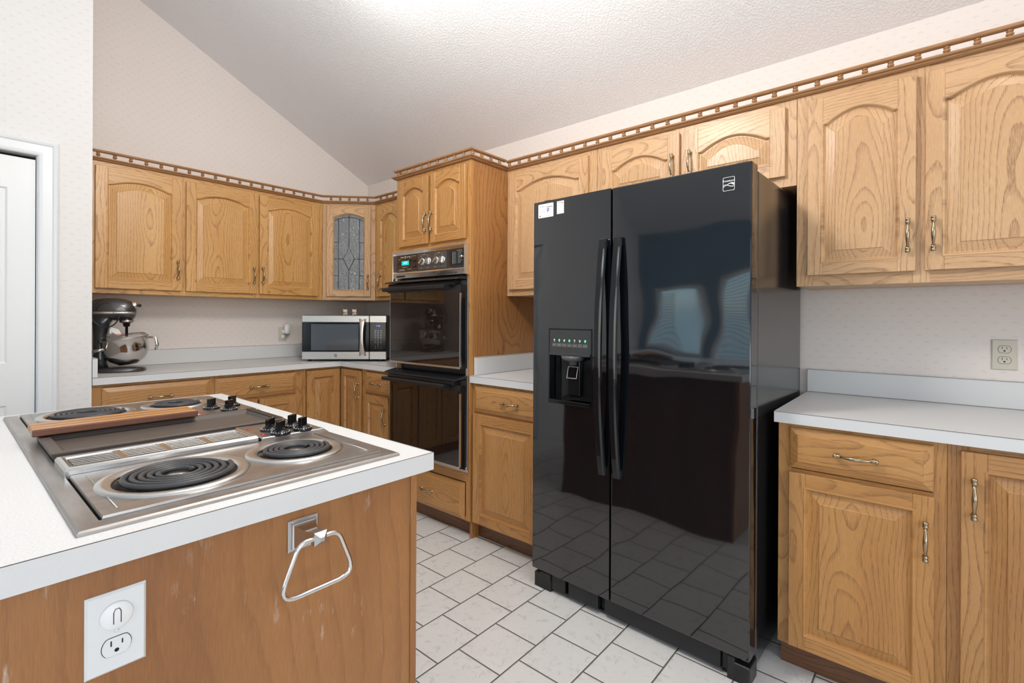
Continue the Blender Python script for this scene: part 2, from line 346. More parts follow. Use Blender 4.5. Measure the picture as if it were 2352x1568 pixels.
        for (a,b),d in zip(segs,dirs):
            la=[pts[a]+off(a)*p[0]+N*p[1] for p in prof]; lb=[pts[b]+off(b)*p[0]+N*p[1] for p in prof]
            n=len(prof); vs=[tuple(v) for v in la+lb]; fs=[(i,(i+1)%n,n+(i+1)%n,n+i) for i in range(n)]
            fs+= [tuple(range(n-1,-1,-1)), tuple(range(n,2*n))]
            ad=[abs(d.x),abs(d.y),abs(d.z)]; s.add(vs,fs,mi,'xyz'[ad.index(max(ad))])
    def build(s, name, mats, parent=None, loc=(0,0,0), rotz=0, bevel=0, seg=1, autosm=False):
        me=bpy.data.meshes.new(name); me.from_pydata(s.v,[],s.f)
        if not isinstance(mats,(list,tuple)): mats=[mats]
        for mt in mats: me.materials.append(mt)
        me.polygons.foreach_set('material_index', s.m); me.polygons.foreach_set('use_smooth', s.sm)
        at=me.attributes.new('g','FLOAT_VECTOR','POINT'); at.data.foreach_set('vector',[c for g in s.g for c in g])
        bm=bmesh.new(); bm.from_mesh(me); bmesh.ops.recalc_face_normals(bm, faces=bm.faces); bm.to_mesh(me); bm.free()
        me.update()
        o=bpy.data.objects.new(name,me); C.objects.link(o); o.location=loc; o.rotation_euler=(0,0,rotz)
        if parent is not None: o.parent=parent
        if bevel:
            b=o.modifiers.new('bevel','BEVEL'); b.width=bevel; b.segments=seg; b.limit_method='ANGLE'; b.angle_limit=math.radians(40)
            if seg>1: b.harden_normals=False
        return o
def B(name, mats, x0,x1,y0,y1,z0,z1, parent=None, bevel=0, gr='z', wide=None, **k):
    m=MB(); m.box(x0,x1,y0,y1,z0,z1,0,gr,wide); return m.build(name,mats,parent,bevel=bevel,**k)
def thing(name, label, cat, loc=(0,0,0), rotz=0, group=None):
    o=bpy.data.objects.new(name,None); C.objects.link(o); o.empty_display_size=.05
    o.location=loc; o.rotation_euler=(0,0,rotz); o['label']=label; o['category']=cat
    if group: o['group']=group
    return o
def tag(o,label,cat,group=None):
    o['label']=label; o['category']=cat
    if group: o['group']=group
    return o
def struct(o): o['kind']='structure'; return o
def dup(o, parent=None, loc=None):
    c=o.copy(); C.objects.link(c)
    if parent is not None: c.parent=parent
    if loc is not None: c.location=loc
    for ch in [x for x in bpy.data.objects if x.parent==o]: dup(ch, c)
    return c
def text_into(mb, txt, size, X, mi=0, ext=.0004, align='CENTER', sx=1.):
    """real lettering as mesh; text lies in local x (right) z (up), facing -y"""
    cu=bpy.data.curves.new('t','FONT'); cu.body=txt; cu.size=size; cu.align_x=align; cu.align_y='CENTER'; cu.extrude=ext; cu.resolution_u=2
    to=bpy.data.objects.new('t',cu); C.objects.link(to)
    dg=bpy.context.evaluated_depsgraph_get(); me=bpy.data.meshes.new_from_object(to.evaluated_get(dg))
    vs=[tuple(X @ Vector((v.co.x*sx,-v.co.z,v.co.y))) for v in me.vertices]
    mb.add(vs,[tuple(p.vertices) for p in me.polygons],mi)
    bpy.data.objects.remove(to); bpy.data.curves.remove(cu); bpy.data.meshes.remove(me)
T=Matrix.Translation

# ---------------------------------------------------------------- room shell
H0=2.436; SL=.5015; XR=-2.6; ZR=H0-SL*XR; XW=-5.2; YN=-7.3
def gable(x0,x1,y0,y1,zb=0.):
    """wall in the XZ plane, thickness y0..y1, top follows the vault"""
    pts=[(x0,zb),(x1,zb),(x1,ztop(x1))]
    if x0<XR<x1: pts.append((XR,ZR))
    pts.append((x0,ztop(x0))); return pts
def ztop(x): return H0-SL*x if x>=XR else ZR+SL*(x-XR)
m=MB(); m.box(XW-.2,.2,YN-.2,.2,-.12,0,0); struct(m.build('floor',TILE))
m=MB(); m.prism([(.2,ztop(.2)),(XR,ZR),(XW-.2,ztop(XW-.2)),(XW-.2,ztop(XW-.2)+.12),(XR,ZR+.12),(.2,ztop(.2)+.12)],'y',YN-.2,.2,0); struct(m.build('ceiling',CEIL))
m=MB(); m.prism(gable(XW-.1,0,0,0,0),'y',0,.15,0); struct(m.build('wall_back',WPX))
m=MB(); m.box(0,.15,YN-.15,.15,0,H0); struct(m.build('wall_right',WPY))
# wall with the closet door on the left, its end, and its far piece
YC=-.62; XC=-2.033; DX0=-3.02; DX1=-2.237; DZ=2.012
m=MB()
m.prism([(DX1,0),(XC,0),(XC,ztop(XC)),(DX1,ztop(DX1))],'y',YC,YC+.11)
m.prism([(DX0,DZ),(DX1,DZ),(DX1,ztop(DX1)),(XR,ZR),(DX0,ztop(DX0))],'y',YC,YC+.11)
m.prism([(XW,0),(DX0,0),(DX0,ztop(DX0)),(XW,ztop(XW))],'y',YC,YC+.11)
m.box(XC-.11,XC,YC+.11,-.0005,0,ztop(XC)-.005)
struct(m.build('wall_left',WPL))
m=MB(); m.box(XW,XC-.112,YC+.45,YC+.46,0,2.3); struct(m.build('closet_shade_sheet',DARK))  # dark sheet standing in for the shade inside the closet
# west wall with window openings, near wall with patio opening
def holed(axis, a0, a1, rng, zt, holes):
    """wall slab with rectangular holes: rng along, holes (u0,u1,z0,z1) sorted"""
    mb=MB(); u=rng[0]
    def put(u0,u1,z0,z1):
        if u1-u0<1e-4 or z1-z0<1e-4: return
        if axis=='x': mb.box(a0,a1,u0,u1,z0,z1)
        else: mb.box(u0,u1,a0,a1,z0,z1)
    for (h0,h1,z0,z1) in holes:
        put(u,h0,0,zt); put(h0,h1,0,z0); put(h0,h1,z1,zt); u=h1
    put(u,rng[1],0,zt); return mb
struct(holed('x',XW-.15,XW,(YN,.0),ztop(XW),[(-5.7,-3.5,.4,2.2),(-2.54,-1.62,.72,1.82),(-1.48,-.76,.82,1.72)]).build('wall_west',BLUEW))
mb=holed('y',YN-.15,YN,(XW,0),H0,[(-4.45,-1.55,.25,2.25)])
mb.prism([(0,H0),(-1.5,H0),(-1.5,ztop(-1.5)),(0,H0+.001)],'y',YN-.15,YN)
mb.prism([(-3.7,H0),(XW,H0),(-3.7,ztop(-3.7))],'y',YN-.15,YN)
mb.prism([(-1.5,3.05),(-3.7,3.05),(-3.7,ztop(-3.7)),(XR,ZR),(-1.5,ztop(-1.5))],'y',YN-.15,YN)
struct(mb.build('wall_near',WPL))
def window(n, axis, a, u0,u1,z0,z1, mull=1):
    root=MB(); t=.05
    def bx(mb,p,q,r,s,d0,d1):
        if axis=='x': mb.box(a+d0,a+d1,p,q,r,s)
        else: mb.box(p,q,a+d0,a+d1,r,s)
    bx(root,u0,u0+t,z0,z1,-.10,.02); bx(root,u1-t,u1,z0,z1,-.10,.02); bx(root,u0+t,u1-t,z0,z0+t,-.10,.02); bx(root,u0+t,u1-t,z1-t,z1,-.10,.02)
    for k in range(mull):
        uc=u0+(u1-u0)*(k+1)/(mull+1); bx(root,uc-.02,uc+.02,z0+t,z1-t,-.08,0)
    w=struct(root.build('window_%d'%n,WHITE))
    if n<3:
        bl=MB()
        for k in range(int((z1-z0-.1)/.045)): bx(bl,u0+t+(.0 if n==2 else .32),u1-t,z0+t+k*.045+.006,z0+t+k*.045+.022,-.035,-.031)
        bl.build('window_blind',WHITE,w)
    g=MB(); bx(g,u0+t,u1-t,z0+t,z1-t,-.052,-.046); g.build('window_pane',PANE,w); return w
window(1,'x',XW,-1.48,-.76,.82,1.72,0); window(2,'x',XW,-2.54,-1.62,.72,1.82,1); window(3,'x',XW,-5.7,-3.5,.4,2.2,2)
window(4,'y',YN,-4.45,-1.55,.25,2.25,1); window(5,'y',YN,-3.7,-1.5,H0,3.05,1)  # the upper gable window is unseen, added to admit the high light
# curtains half drawn beside the near west windows
# door casing and bifold closet door
prof=[(0,0),(0,.010),(.006,.014),(.016,.016),(.050,.016),(.056,.021),(.066,.024),(.072,.020),(.075,.012),(.075,0)]
m=MB(); m.sweep([(-a,b) for a,b in prof],[(DX1,YC,0),(DX1,YC,DZ),(DX0,YC,DZ),(DX0,YC,0)],(0,-1,0)); 
cas=struct(m.build('trim_1',WHITE))
m=MB(); m.box(DX1-.004,DX1,YC+.002,YC+.11,0,DZ); m.box(DX0,DX0+.004,YC+.002,YC+.11,0,DZ); m.box(DX0,DX1,YC+.06,YC+.10,DZ-.012,DZ,1)
struct(m.build('trim_2',[WHITE,DARK]))
dr=bpy.data.objects.new('door_1',None); C.objects.link(dr); dr['kind']='structure'; dr.location=(DX0+.007,YC+.014,.01)
def bifold(w,h):
    m=MB(); t=.03; st=.095
    rows=[(.13,.80),(1.0,h-.15)]
    m.box(0,st,0,t,0,h); m.box(w-st,w,0,t,0,h); m.box(st,w-st,0,t,0,rows[0][0]); m.box(st,w-st,0,t,rows[0][1],rows[1][0]); m.box(st,w-st,0,t,rows[1][1],h)
    for z0,z1 in rows:
        def lp(i,y): return [(st+i,y,z0+i),(w-st-i,y,z0+i),(w-st-i,y,z1-i),(st+i,y,z1-i)]
        m.rings([lp(0,0),lp(.008,.007),lp(.02,.007),lp(.05,.001)],0,False,True,False)
    return m
wl=(DX1-DX0-.018)/2
for k in (0,1): bifold(wl,1.983).build('door_leaf',DOORW,dr,loc=(k*(wl+.004),0,0))

# ---------------------------------------------------------------- cabinet parts
def arch_out(x0,x1,z0,zs,H,i,n=22):
    """closed outline (x,z): bottom-left, bottom-right, then arch from right to left; inset i"""
    a,b=x0+i,x1-i; pts=[(a,z0+i),(b,z0+i)]
    for k in range(n+1):
        t=1-2*k/n; u=max(0,1-abs(t)/.93); s_=math.sin(PI/2*min(1,u*1.0))
        e=min(1,u/.16); s_*=e*e*(3-2*e)
        pts.append(((a+b)/2+t*(b-a)/2, zs+H*s_-i))
    return pts
def door_mesh(w,h,arch=.045,t=.019,sw=.055,glass=False,flat=False):
    """door in x 0..w, z 0..h, front at y=-t"""
    m=MB(); x0,x1=sw,w-sw; z0=sw; zs=h-sw-.012-arch if arch else h-sw; hh=arch or 0
    e=.004 # eased outer edge
    def sidebox(a,b,c,d,g_,wd):
        m.box(a,b,-t,0,c,d,0,g_,wd)
    # stiles
    for a,b in ((0,x0),(x1,w)):
        m.box(a,b,-t,0,0,h,0,'z','x')
    m.box(x0,x1,-t,0,0,z0,0,'x','z')
    O=arch_out(x0,x1,z0,zs,hh,0)
    top=[(x0,h),(x1,h)]+O[2:]   # arch from right to left
    m.prism([(p[0],p[1]) for p in top],'y',-t,0,0,'x','z')
    def lp(i,y): return [(p[0],y,p[1]) for p in arch_out(x0,x1,z0,zs,hh,i)]
    if glass:
        m.rings([lp(0,-t),lp(.004,-t+.005),lp(.007,-t+.010),lp(.007,0)],0,False,False,False,gr='z',wide='x'); return m,lp
    m.rings([lp(-.006,-t-.0003),lp(-.003,-t-.0018),lp(0,-t-.0003),lp(.003,-t+.005),lp(.006,-t+.011)],0,False,False,False,flat=True)
    m.rings([lp(.006,-t+.011),lp(.010,-t+.011),lp(.040,-t+.003),lp(.0405,-t+.0005),lp(.043,-t+.0005)],0,False,True,False,gr='z',wide='x')
    return m,lp
def add_handle_mesh():
    m=MB(); L=.048
    for s_ in (1,-1):
        m.lathe([(.0,0),(.0070,0),(.0073,.002),(.0042,.004),(.0038,.012),(.0062,.015),(.0062,.019),(.0,.0195)],(0,0,0),'z',10,0,True,T((0,0,s_*L)) @ Matrix.Rotation(PI/2,4,'X'))
        m.lathe([(0,-.013),(.006,-.0115),(.0078,-.008),(.0070,-.005),(.0050,-.002),(.0072,.001),(.0072,.004),(.0045,.007),(.0060,.010),(.0040,.013)],(0,-.0165,0),'z',10,0,True,T((0,0,s_*L)) @ (Matrix.Identity(4) if s_<0 else Matrix.Rotation(PI,4,'Y')))
    pts=[];rs=[]
    for k in range(15):
        a=-1+2*k/14; pts.append((0,-.0165-.014*math.cos(a*PI/2)**.8,a*.042)); rs.append(.0036+.0029*math.cos(a*PI/2)**2)
    m.tube(pts,rs,10); return m
_h=add_handle_mesh()
def handle(parent,x,y,z,horiz=False,name='handle'):
    o=_h.build(name,BRASS) if handle.me is None else bpy.data.objects.new(name,handle.me)
    if handle.me is None: handle.me=o.data
    else: C.objects.link(o)
    o.location=(x,y,z); o.parent=parent
    if horiz: o.rotation_euler=(0,R90,0)
    return o
handle.me=None
def door(parent, mt, x0,x1,z0,z1, arch=.045, hx=None, hz=None, sw=.055, name='door', glass=False):
    """hx = handle x in cabinet coords; hz = handle centre z"""
    m,lp=door_mesh(x1-x0,z1-z0,arch,sw=sw,glass=glass)
    d=m.build(name,mt,parent,loc=(x0,-.0005,z0),bevel=.0022)
    if hx is not None: handle(d,hx-x0,-.019,hz-z0)
    return d,lp
def drawer(parent, mt, x0,x1,z0,z1, hz=True):
    w=x1-x0;h=z1-z0; m=MB()
    def lp(i,y): return [(i,y,i),(w-i,y,i),(w-i,y,h-i),(i,y,h-i)]
    m.rings([lp(0,0),lp(0,-.007),lp(.003,-.0095),lp(.025,-.0185),lp(.0255,-.0205)],0,True,True,False,gr='x',wide='z')
    d=m.build('drawer_front',mt,parent,loc=(x0,-.0005,z0),bevel=.001)
    if hz: handle(d,w/2,-.0205,h/2,True)
    return d
def face(parent, mt, W, z0, z1, stiles, rails, top=None, th=.019):
    """stiles: x ranges full height; rails: (x0,x1,z0,z1)"""
    m=MB()
    for a,b in stiles: m.box(a,b,0,th,z0,z1,0,'z','x')
    for a,b,c,d in rails: m.box(a,b,0.0004,th,c,d,0,'x','z')
    return m.build('face_frame',mt,parent)
def carcass(parent, mt, W, D, z0, z1, ins=.019):
    m=MB(); p=.016
    m.box(0.001,p,ins,D,z0,z1,0,'z','y'); m.box(W-p,W-.001,ins,D,z0,z1,0,'z','y')
    m.box(p,W-p,ins,D,z0,z0+p,0,'x','y'); m.box(p,W-p,ins,D,z1-p,z1,0,'x','y'); m.box(p,W-p,D-.008,D,z0+p,z1-p,0,'z','x')
    return m.build('carcass',mt,parent)
RB=-R90
FA=-.322; ZB=1.367; ZT=2.125
# --- left wall cabinets (back wall); origin at left end of the face, local x to the right
c=thing('wall_cabinet','single-door arched oak wall cabinet above the stand mixer','cabinet',(-2.031,FA,0))
W1=2.031-1.5425; carcass(c,OAKG,W1,.321,ZB,ZT); face(c,OAKG,W1,ZB,ZT,[(0,.062),(W1-.016,W1)],[(.062,W1-.016,ZB,ZB+.035),(.062,W1-.016,ZT-.045,ZT)])
door(c,OAKG,2.031-1.976,2.031-1.553,1.395,2.092,.032,2.031-1.579,1.524)
c=thing('wall_cabinet','double-door arched oak wall cabinet between the single-door one and the glass corner cabinet','cabinet',(-1.5425,FA,0))
W2=1.5425-.6105; carcass(c,OAKG,W2,.321,ZB,ZT); face(c,OAKG,W2,ZB,ZT,[(0,.016),(.44,.462),(W2-.05,W2)],[(.016,.44,ZB,ZB+.035),(.462,W2-.05,ZB,ZB+.035),(.016,W2-.05,ZT-.045,ZT)])
o=1.5425; door(c,OAKG,o-1.532,o-1.099,1.395,2.092,.032,o-1.127,1.522); door(c,OAKG,o-1.085,o-.654,1.395,2.092,.032,o-1.068,1.524)
# --- diagonal corner cabinet with leaded glass
c=thing('corner_cabinet','pale oak corner wall cabinet with an arched leaded-glass door','cabinet',(-.610,FA,0),-PI/4)
WD=.4073; m=MB(); 
q=math.sqrt(.5)
def loc45(x,y): dx,dy=x+.61,y-FA; return (dx*q-dy*q, dx*q+dy*q)
outl=[loc45(*p) for p in ((-.601,-.3135),(-.601,-.002),(-.002,-.002),(-.002,-.601),(-.3135,-.601))]
outl=[(a,b) for a,b in outl]
m.prism(outl,'z',ZB,ZB+.016,0,'x','y'); m.prism(outl,'z',ZT-.016,ZT,0,'x','y'); m.prism(outl,'z',1.74,1.752,0,'x','y')
m.prism([outl[0],outl[1],(outl[1][0]+.01,outl[1][1]+.001),(outl[0][0]+.012,outl[0][1])],'z',ZB+.016,ZT-.016)
m.prism([outl[4],outl[3],(outl[3][0]-.01,outl[3][1]+.001),(outl[4][0]-.012,outl[4][1])],'z',ZB+.016,ZT-.016)
m.build('carcass',OAKP,c)
face(c,OAKP,WD,ZB,ZT,[(.002,.045),(WD-.045,WD-.002)],[(.045,WD-.045,ZB,ZB+.035),(.045,WD-.045,ZT-.04,ZT)])
d,lp=door(c,OAKP,.036,.371,1.395,2.100,.027,.353,1.508,sw=.048,glass=True)
gm=MB(); L=lp(-.004,-.006); L2=lp(-.004,-.002); gm.rings([L,L2],0,True,True,False); gp=gm.build('glass_pane',LGLASS,d)
lm=MB(); w_=.335; gx0,gx1=.048,w_-.048; gz0=.048; gzs=.705-.048-.012-.027; cx=w_/2
def came(*pp): lm.tube([(p[0],-.0075,p[1]) for p in pp],.0022,6)
inn=arch_out(gx0+.040,gx1-.040,gz0,gzs-.012,.012,0)[2:]
came(*[(p[0],p[1]) for p in inn]); came((gx0+.040,gz0),(gx0+.040,gzs-.012)); came((gx1-.040,gz0),(gx1-.040,gzs-.012))
zc_=.048+.245; came((cx,gz0),(cx,zc_-.09)); came((cx,zc_+.09),(cx,gzs+.026)); 
came((cx,zc_-.09),(cx+.042,zc_),(cx,zc_+.09),(cx-.042,zc_),(cx,zc_-.09)); came((gx0,zc_),(cx-.042,zc_)); came((cx+.042,zc_),(gx1,zc_))
for zz in (zc_-.13,zc_+.13): came((gx0,zz),(gx0+.04,zz)); came((gx1-.04,zz),(gx1,zz))
came((gx0,gzs-.035),(gx0+.04,gzs-.012)); came((gx1,gzs-.035),(gx1-.04,gzs-.012))
lm.build('lead_came',LEAD,gp)
# --- short run between the corner cabinet and the oven tower
c=thing('wall_cabinet','narrow arched oak wall cabinet partly hidden behind the oven tower','cabinet',(FA,-.6105,0),RB)
W3=1.300-.6105; carcass(c,OAKG,W3,.319,ZB,ZT); face(c,OAKG,W3,ZB,ZT,[(0,.05),(W3-.05,W3)],[(.05,W3-.05,ZB,ZB+.035),(.05,W3-.05,ZT-.045,ZT)])
door(c,OAKG,.035,.36,1.395,2.092,.045,.099,1.505); door(c,OAKG,.37,.675,1.395,2.092,.045,.40,1.505)
# --- wall cabinet right of the tower
c=thing('wall_cabinet','single-door arched oak wall cabinet between the oven tower and the refrigerator top','cabinet',(FA,-1.981,0),RB)
o=1.981; W4=2.598-1.981; carcass(c,OAKP,W4,.319,ZB,ZT); face(c,OAKP,W4,ZB,ZT,[(0,.04),(W4-.055,W4)],[(.04,W4-.055,ZB,ZB+.037),(.04,W4-.055,ZT-.045,ZT)])
door(c,OAKP,2.008-o,2.554-o,1.404,2.092,.042,2.535-o,1.53)
c=thing('wall_cabinet','short double-door arched oak cabinet above the black refrigerator','cabinet',(FA,-2.600,0),RB)
o=2.6; W5=3.513-2.6; carcass(c,OAKP,W5,.319,1.772,ZT); face(c,OAKP,W5,1.772,ZT,[(0,.06),(.42,.50),(W5-.055,W5)],[(.06,.42,1.772,1.815),(.5,W5-.055,1.772,1.815),(.06,.42,ZT-.045,ZT),(.5,W5-.055,ZT-.045,ZT)])
door(c,OAKP,2.640-o,3.041-o,1.812,2.092,.045,3.011-o,1.937); door(c,OAKP,3.072-o,3.475-o,1.812,2.092,.045,3.093-o,1.937)
c=thing('wall_cabinet','double-door arched oak wall cabinet at the right, above the almond outlet','cabinet',(FA,-3.515,0),RB)
o=3.515; W6=.80; carcass(c,OAKP,W6,.319,ZB,ZT); face(c,OAKP,W6,ZB,ZT,[(0,.06),(.355,.405),(W6-.05,W6)],[(.06,.355,ZB,ZB+.043),(.405,W6-.05,ZB,ZB+.043),(.06,.355,ZT-.045,ZT),(.405,W6-.05,ZT-.045,ZT)])
door(c,OAKP,3.555-o,3.882-o,1.408,2.090,.042,3.861-o,1.531,sw=.05); door(c,OAKP,3.907-o,4.27-o,1.408,2.090,.042,3.929-o,1.531,sw=.05)
c=thing('wall_cabinet','plain oak wall cabinet continuing past the right edge of the photo','cabinet',(FA,-4.317,0),RB)
carcass(c,OAKP,.7,.319,ZB,ZT); face(c,OAKP,.7,ZB,ZT,[(0,.05),(.65,.70)],[(.05,.65,ZB,ZB+.043),(.05,.65,ZT-.045,ZT)]); door(c,OAKP,.04,.345,1.408,2.090,.05,.32,1.53); door(c,OAKP,.355,.66,1.408,2.090,.05,.38,1.53)

# --- oven tower (hollow: the ovens sit in it)
FT=-.628
tw=thing('oven_tower','tall oak cabinet tower that houses the double wall oven','cabinet',(FT,-1.301,0),RB)
WT=.678; m=MB(); m.box(.001,.017,.019,.626,.1,ZT,0,'z','y'); m.box(.017,WT-.018,.019,.626,.10,.116,0,'x','y'); m.box(.017,WT-.018,.019,.626,ZT-.016,ZT,0,'x','y')
m.box(.017,WT-.018,.019,.626,1.66,1.676,0,'x','y'); m.box(.017,WT-.018,.019,.626,.345,.36,0,'x','y'); m.box(.017,WT-.018,.618,.626,.116,ZT-.016,0,'z','x'); m.build('carcass',OAKT,tw)
B('side_panel',OAKV,WT-.018,WT,.0192,.626,0.0,ZT,tw,gr='z',wide='y')
face(tw,OAKT,WT,.1,ZT,[(0,.0305),(WT-.031,WT)],[(.0305,WT-.031,1.655,1.69),(.0305,WT-.031,ZT-.04,ZT),(.0305,WT-.031,.315,.372),(.0305,WT-.031,.1,.12)])
m=MB(); m.box(.326,.347,.001,.019,1.69,ZT-.04,0,'z','x'); m.build('centre_stile',OAKT,tw)
o=1.301; door(tw,OAKT,1.344-o,1.626-o,1.680,2.094,.034,1.617-o,1.806,sw=.045); door(tw,OAKT,1.650-o,1.948-o,1.680,2.094,.034,1.672-o,1.806,sw=.045)
drawer(tw,OAKT,.030,.643,.106,.312)
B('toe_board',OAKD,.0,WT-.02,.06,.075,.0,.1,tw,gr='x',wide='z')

# --- double wall oven
ov=thing('double_wall_oven','chrome-trimmed double wall oven with smoked black glass doors in the oak tower','oven',(FT,-1.301,0),RB)
B('oven_case',BPL,.035,.642,.02,.55,.378,1.65,ov)
# chrome surround rail at the sides and bottom
m=MB(); m.box(.012,.020,-.012,.0,.385,1.652,0); m.box(.655,.669,-.014,-.0005,.385,1.462,0); m.box(.648,.655,-.006,-.0005,.385,1.462,1); m.box(.012,.669,-.010,-.0005,.372,.386,0); m.box(.02,.655,-.004,-.0005,.386,.398,1)
m.build('trim_rail',[CHROMEW,BPL],ov,bevel=.0015)
# control head: protruding chrome frame
m=MB(); y0=-.036; x0,x1,z0,z1=.002,.667,1.478,1.652
m.box(x0,x1,y0,0,z1-.010,z1,0); m.box(x0,x0+.008,y0,0,z0-.02,z1-.010,0); m.box(x1-.008,x1,y0,0,z0,z1-.010,0); m.box(x0+.008,x1-.008,y0,0,1.507,1.515,0)
m.prism([(y0,z1-.010),(y0+.012,z1-.026),(0,z1-.026),(0,z1-.010)],'x',x0+.008,x1-.008,0); 
m.prism([(y0,1.515),(y0+.012,1.522),(0,1.522),(0,1.515)],'x',x0+.008,x1-.008,0)
ctl=m.build('control_frame',CHROME,ov,bevel=.001)
m=MB(); m.box(x0+.008,x1-.008,y0+.013,0,1.522,z1-.026,0); m.box(.245,.505,y0+.0115,y0+.0132,1.524,z1-.029,1); m.box(.374,.376,y0+.011,y0+.0118,1.524,z1-.029,2); m.box(.53,.655,y0+.0115,y0+.0132,1.528,z1-.034,2)
cp=m.build('control_panel',[BROWN,BROWN2,DARK],ov)
yp=y0+.0128
m=MB(); m.box(.085,.155,yp-.001,yp,1.562,1.588,0); text_into(m,'8:29',.020,T((.122,yp-.0012,1.576)),1); m.build('clock_display',[CYAN,CYANL],cp)
m=MB(); text_into(m,'GENERAL',.0085,T((.088,yp-.0004,1.612)),0); text_into(m,'ELECTRIC',.0085,T((.152,yp-.0004,1.612)),0); m.tube([(.1195+.006*math.cos(a*PI/6),yp-.0006,1.612+.006*math.sin(a*PI/6)) for a in range(12)],.0012,4,0,True)
for xx,zz,w in ((.05,1.600,.02),(.165,1.605,.015),(.09,1.548,.05),(.06,1.535,.05),(.14,1.535,.04),(.05,1.530,.07)): m.box(xx,xx+w,yp-.0004,yp,zz,zz+.0015,0)
for xx in (.278,.336,.405,.468): m.box(xx-.006,xx+.006,yp-.002,yp-.0015,1.534,1.5355,0); m.box(xx-.0005,xx+.0005,yp-.002,yp-.0015,1.60,1.612,0)
for k in range(9): m.box(.565,.585,yp-.002,yp-.0015,1.545+k*.0075,1.546+k*.0075,0); m.box(.60,.60+.02+.008*(k%3),yp-.002,yp-.0015,1.545+k*.0075,1.546+k*.0075,0)
m.box(.558,.560,yp-.002,yp-.0015,1.540,1.608,0)
for xx,w in ((.18,.05),(.29,.03),(.42,.03),(.59,.045)): m.box(xx,xx+w,yp-.002,yp-.0015,1.613,1.6152,1)
m.build('panel_lettering',[PRINT,GOLDP],cp)
for j,(kx,ang) in enumerate(((.292,.9),(.350,0),(.418,.7),(.472,0))):
    m=MB(); m.lathe([(0,0),(.0215,0),(.0225,-.003),(.021,-.007),(.0195,-.008),(.0,-.008)],(0,0,0),'y',24,0); m.lathe([(0,-.0082),(.017,-.0082),(.017,-.0084),(0,-.0084)],(0,0,0),'y',20,1)
    m.box(-.0045,.0045,-.024,-.008,-.0165,.0165,0,X=Matrix.Rotation(ang,4,'Y')); m.build('oven_knob',[CHROME,CHROMEW],cp,loc=(kx,yp-.0005,1.572),bevel=.0008)
for kx,kz in ((.052,1.576),(.170,1.590),(.215,1.585),(.215,1.552)):
    m=MB(); m.lathe([(0,0),(.006,0),(.006,-.010),(.0,-.0105)],(0,0,0),'y',12,0); m.build('push_button',BPG,cp,loc=(kx,yp,kz))
m=MB(); m.box(.60,.64,-.004,0,-.002,.002,0,X=Matrix.Identity(4)); m.v=[(a-.62,b,c_) for a,b,c_ in m.v]; m.lathe([(0,0),(.010,0),(.009,-.007),(0,-.008)],(0,0,0),'y',14,0); m.build('timer_pointer',CHROMEW,cp,loc=(.632,yp-.002,1.578))
# louvre strip under the controls
m=MB(); m.prism([(-.036,1.506),(-.031,1.480),(0,1.478),(0,1.506)],'x',.012,.655,0)
for k in range(36):
    xx=.045+k*.0048 if k<18 else .43+(k-18)*.011*.9
    m.box(xx,xx+.0022,-.0345,-.024,1.486,1.498,1)
m.box(.25,.40,-.031,-.024,1.488,1.495,1); m.build('vent_louvre',[CHROME,BPL],ov)
def oven_door(zb,zt):
    """door local: x 0.010..0.655, front y=-.062"""
    f=-.062; xa,xb=.015,.660
    m=MB(); m.box(xa+.012,xb-.004,f+.004,-.008,zb,zt,0); m.box(xa,xa+.006,f,-.02,zb,zt-.045,1); m.box(xb-.006,xb,f,f+.012,zb,zt-.045,1); m.box(xa,xb,f-.001,f+.01,zb,zb+.012,1); 
    m.box(xb-.004,xb-.001,f+.012,-.01,zb,zt,2)
    d=m.build('oven_door',[BPL,CHROMEW,BPG],ov,bevel=.0008)
    B('door_glass',GLASSB,xa+.006,xb-.006,f-.0005,f+.0045,zb+.012,zt-.03,d)
    # stepped handle bar with overhanging lip
    m=MB(); m.prism([(-.010,zt+.052),(f-.012,zt+.040),(f-.034,zt+.034),(f-.036,zt+.028),(f-.010,zt+.030),(-.01,zt+.032)],'x',xa-.010,xb,0)
    m.prism([(-.02,zt+.028),(f-.008,zt+.026),(f-.014,zt+.004),(f-.004,zt-.004),(-.02,zt-.004)],'x',xa-.004,xb-.040,0)
    m.prism([(-.02,zt+.004),(f-.040,zt+.003),(f-.048,zt-.003),(f-.046,zt-.018),(f-.036,zt-.022),(f-.004,zt-.022),(f-.001,zt-.03),(-.02,zt-.03)],'x',xa-.022,xb-.085,0)
    m.box(xb-.045,xb-.004,f+.02,-.01,zt-.03,zt+.026,0)
    m.build('door_handle',BPL,d,bevel=.0015)
    return d
oven_door(.952,1.418); oven_door(.402,.862)

# --- base cabinets
FBZ=.876
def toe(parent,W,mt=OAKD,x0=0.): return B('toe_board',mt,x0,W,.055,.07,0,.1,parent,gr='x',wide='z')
c=thing('base_cabinet','oak base cabinet with two drawers below the long left counter','cabinet',(-2.031,-.61,0)); o=2.031; W=2.031-.905
carcass(c,OAKO,W,.606,.1,FBZ-.001); face(c,OAKO,W,.1,FBZ-.001,[(0,.043),(.545,.576),(1.073,W)],[(.043,.545,.86,.875),(.043,.545,.695,.725),(.043,.545,.1,.12),(.576,1.073,.86,.875),(.576,1.073,.695,.725),(.576,1.073,.1,.12)])
drawer(c,OAKO,o-1.992,o-1.482,.716,.858); drawer(c,OAKO,o-1.458,o-.956,.716,.858)
for a,b in ((1.992,1.742),(1.732,1.482),(1.458,1.212),(1.202,.956)): door(c,OAKO,o-a,o-b,.11,.702,0,None,sw=.05)
toe(c,W)
c=thing('corner_base_cabinet','oak corner base cabinet with a folding L-shaped raised-panel door under the microwave','cabinet',(0,0,0))
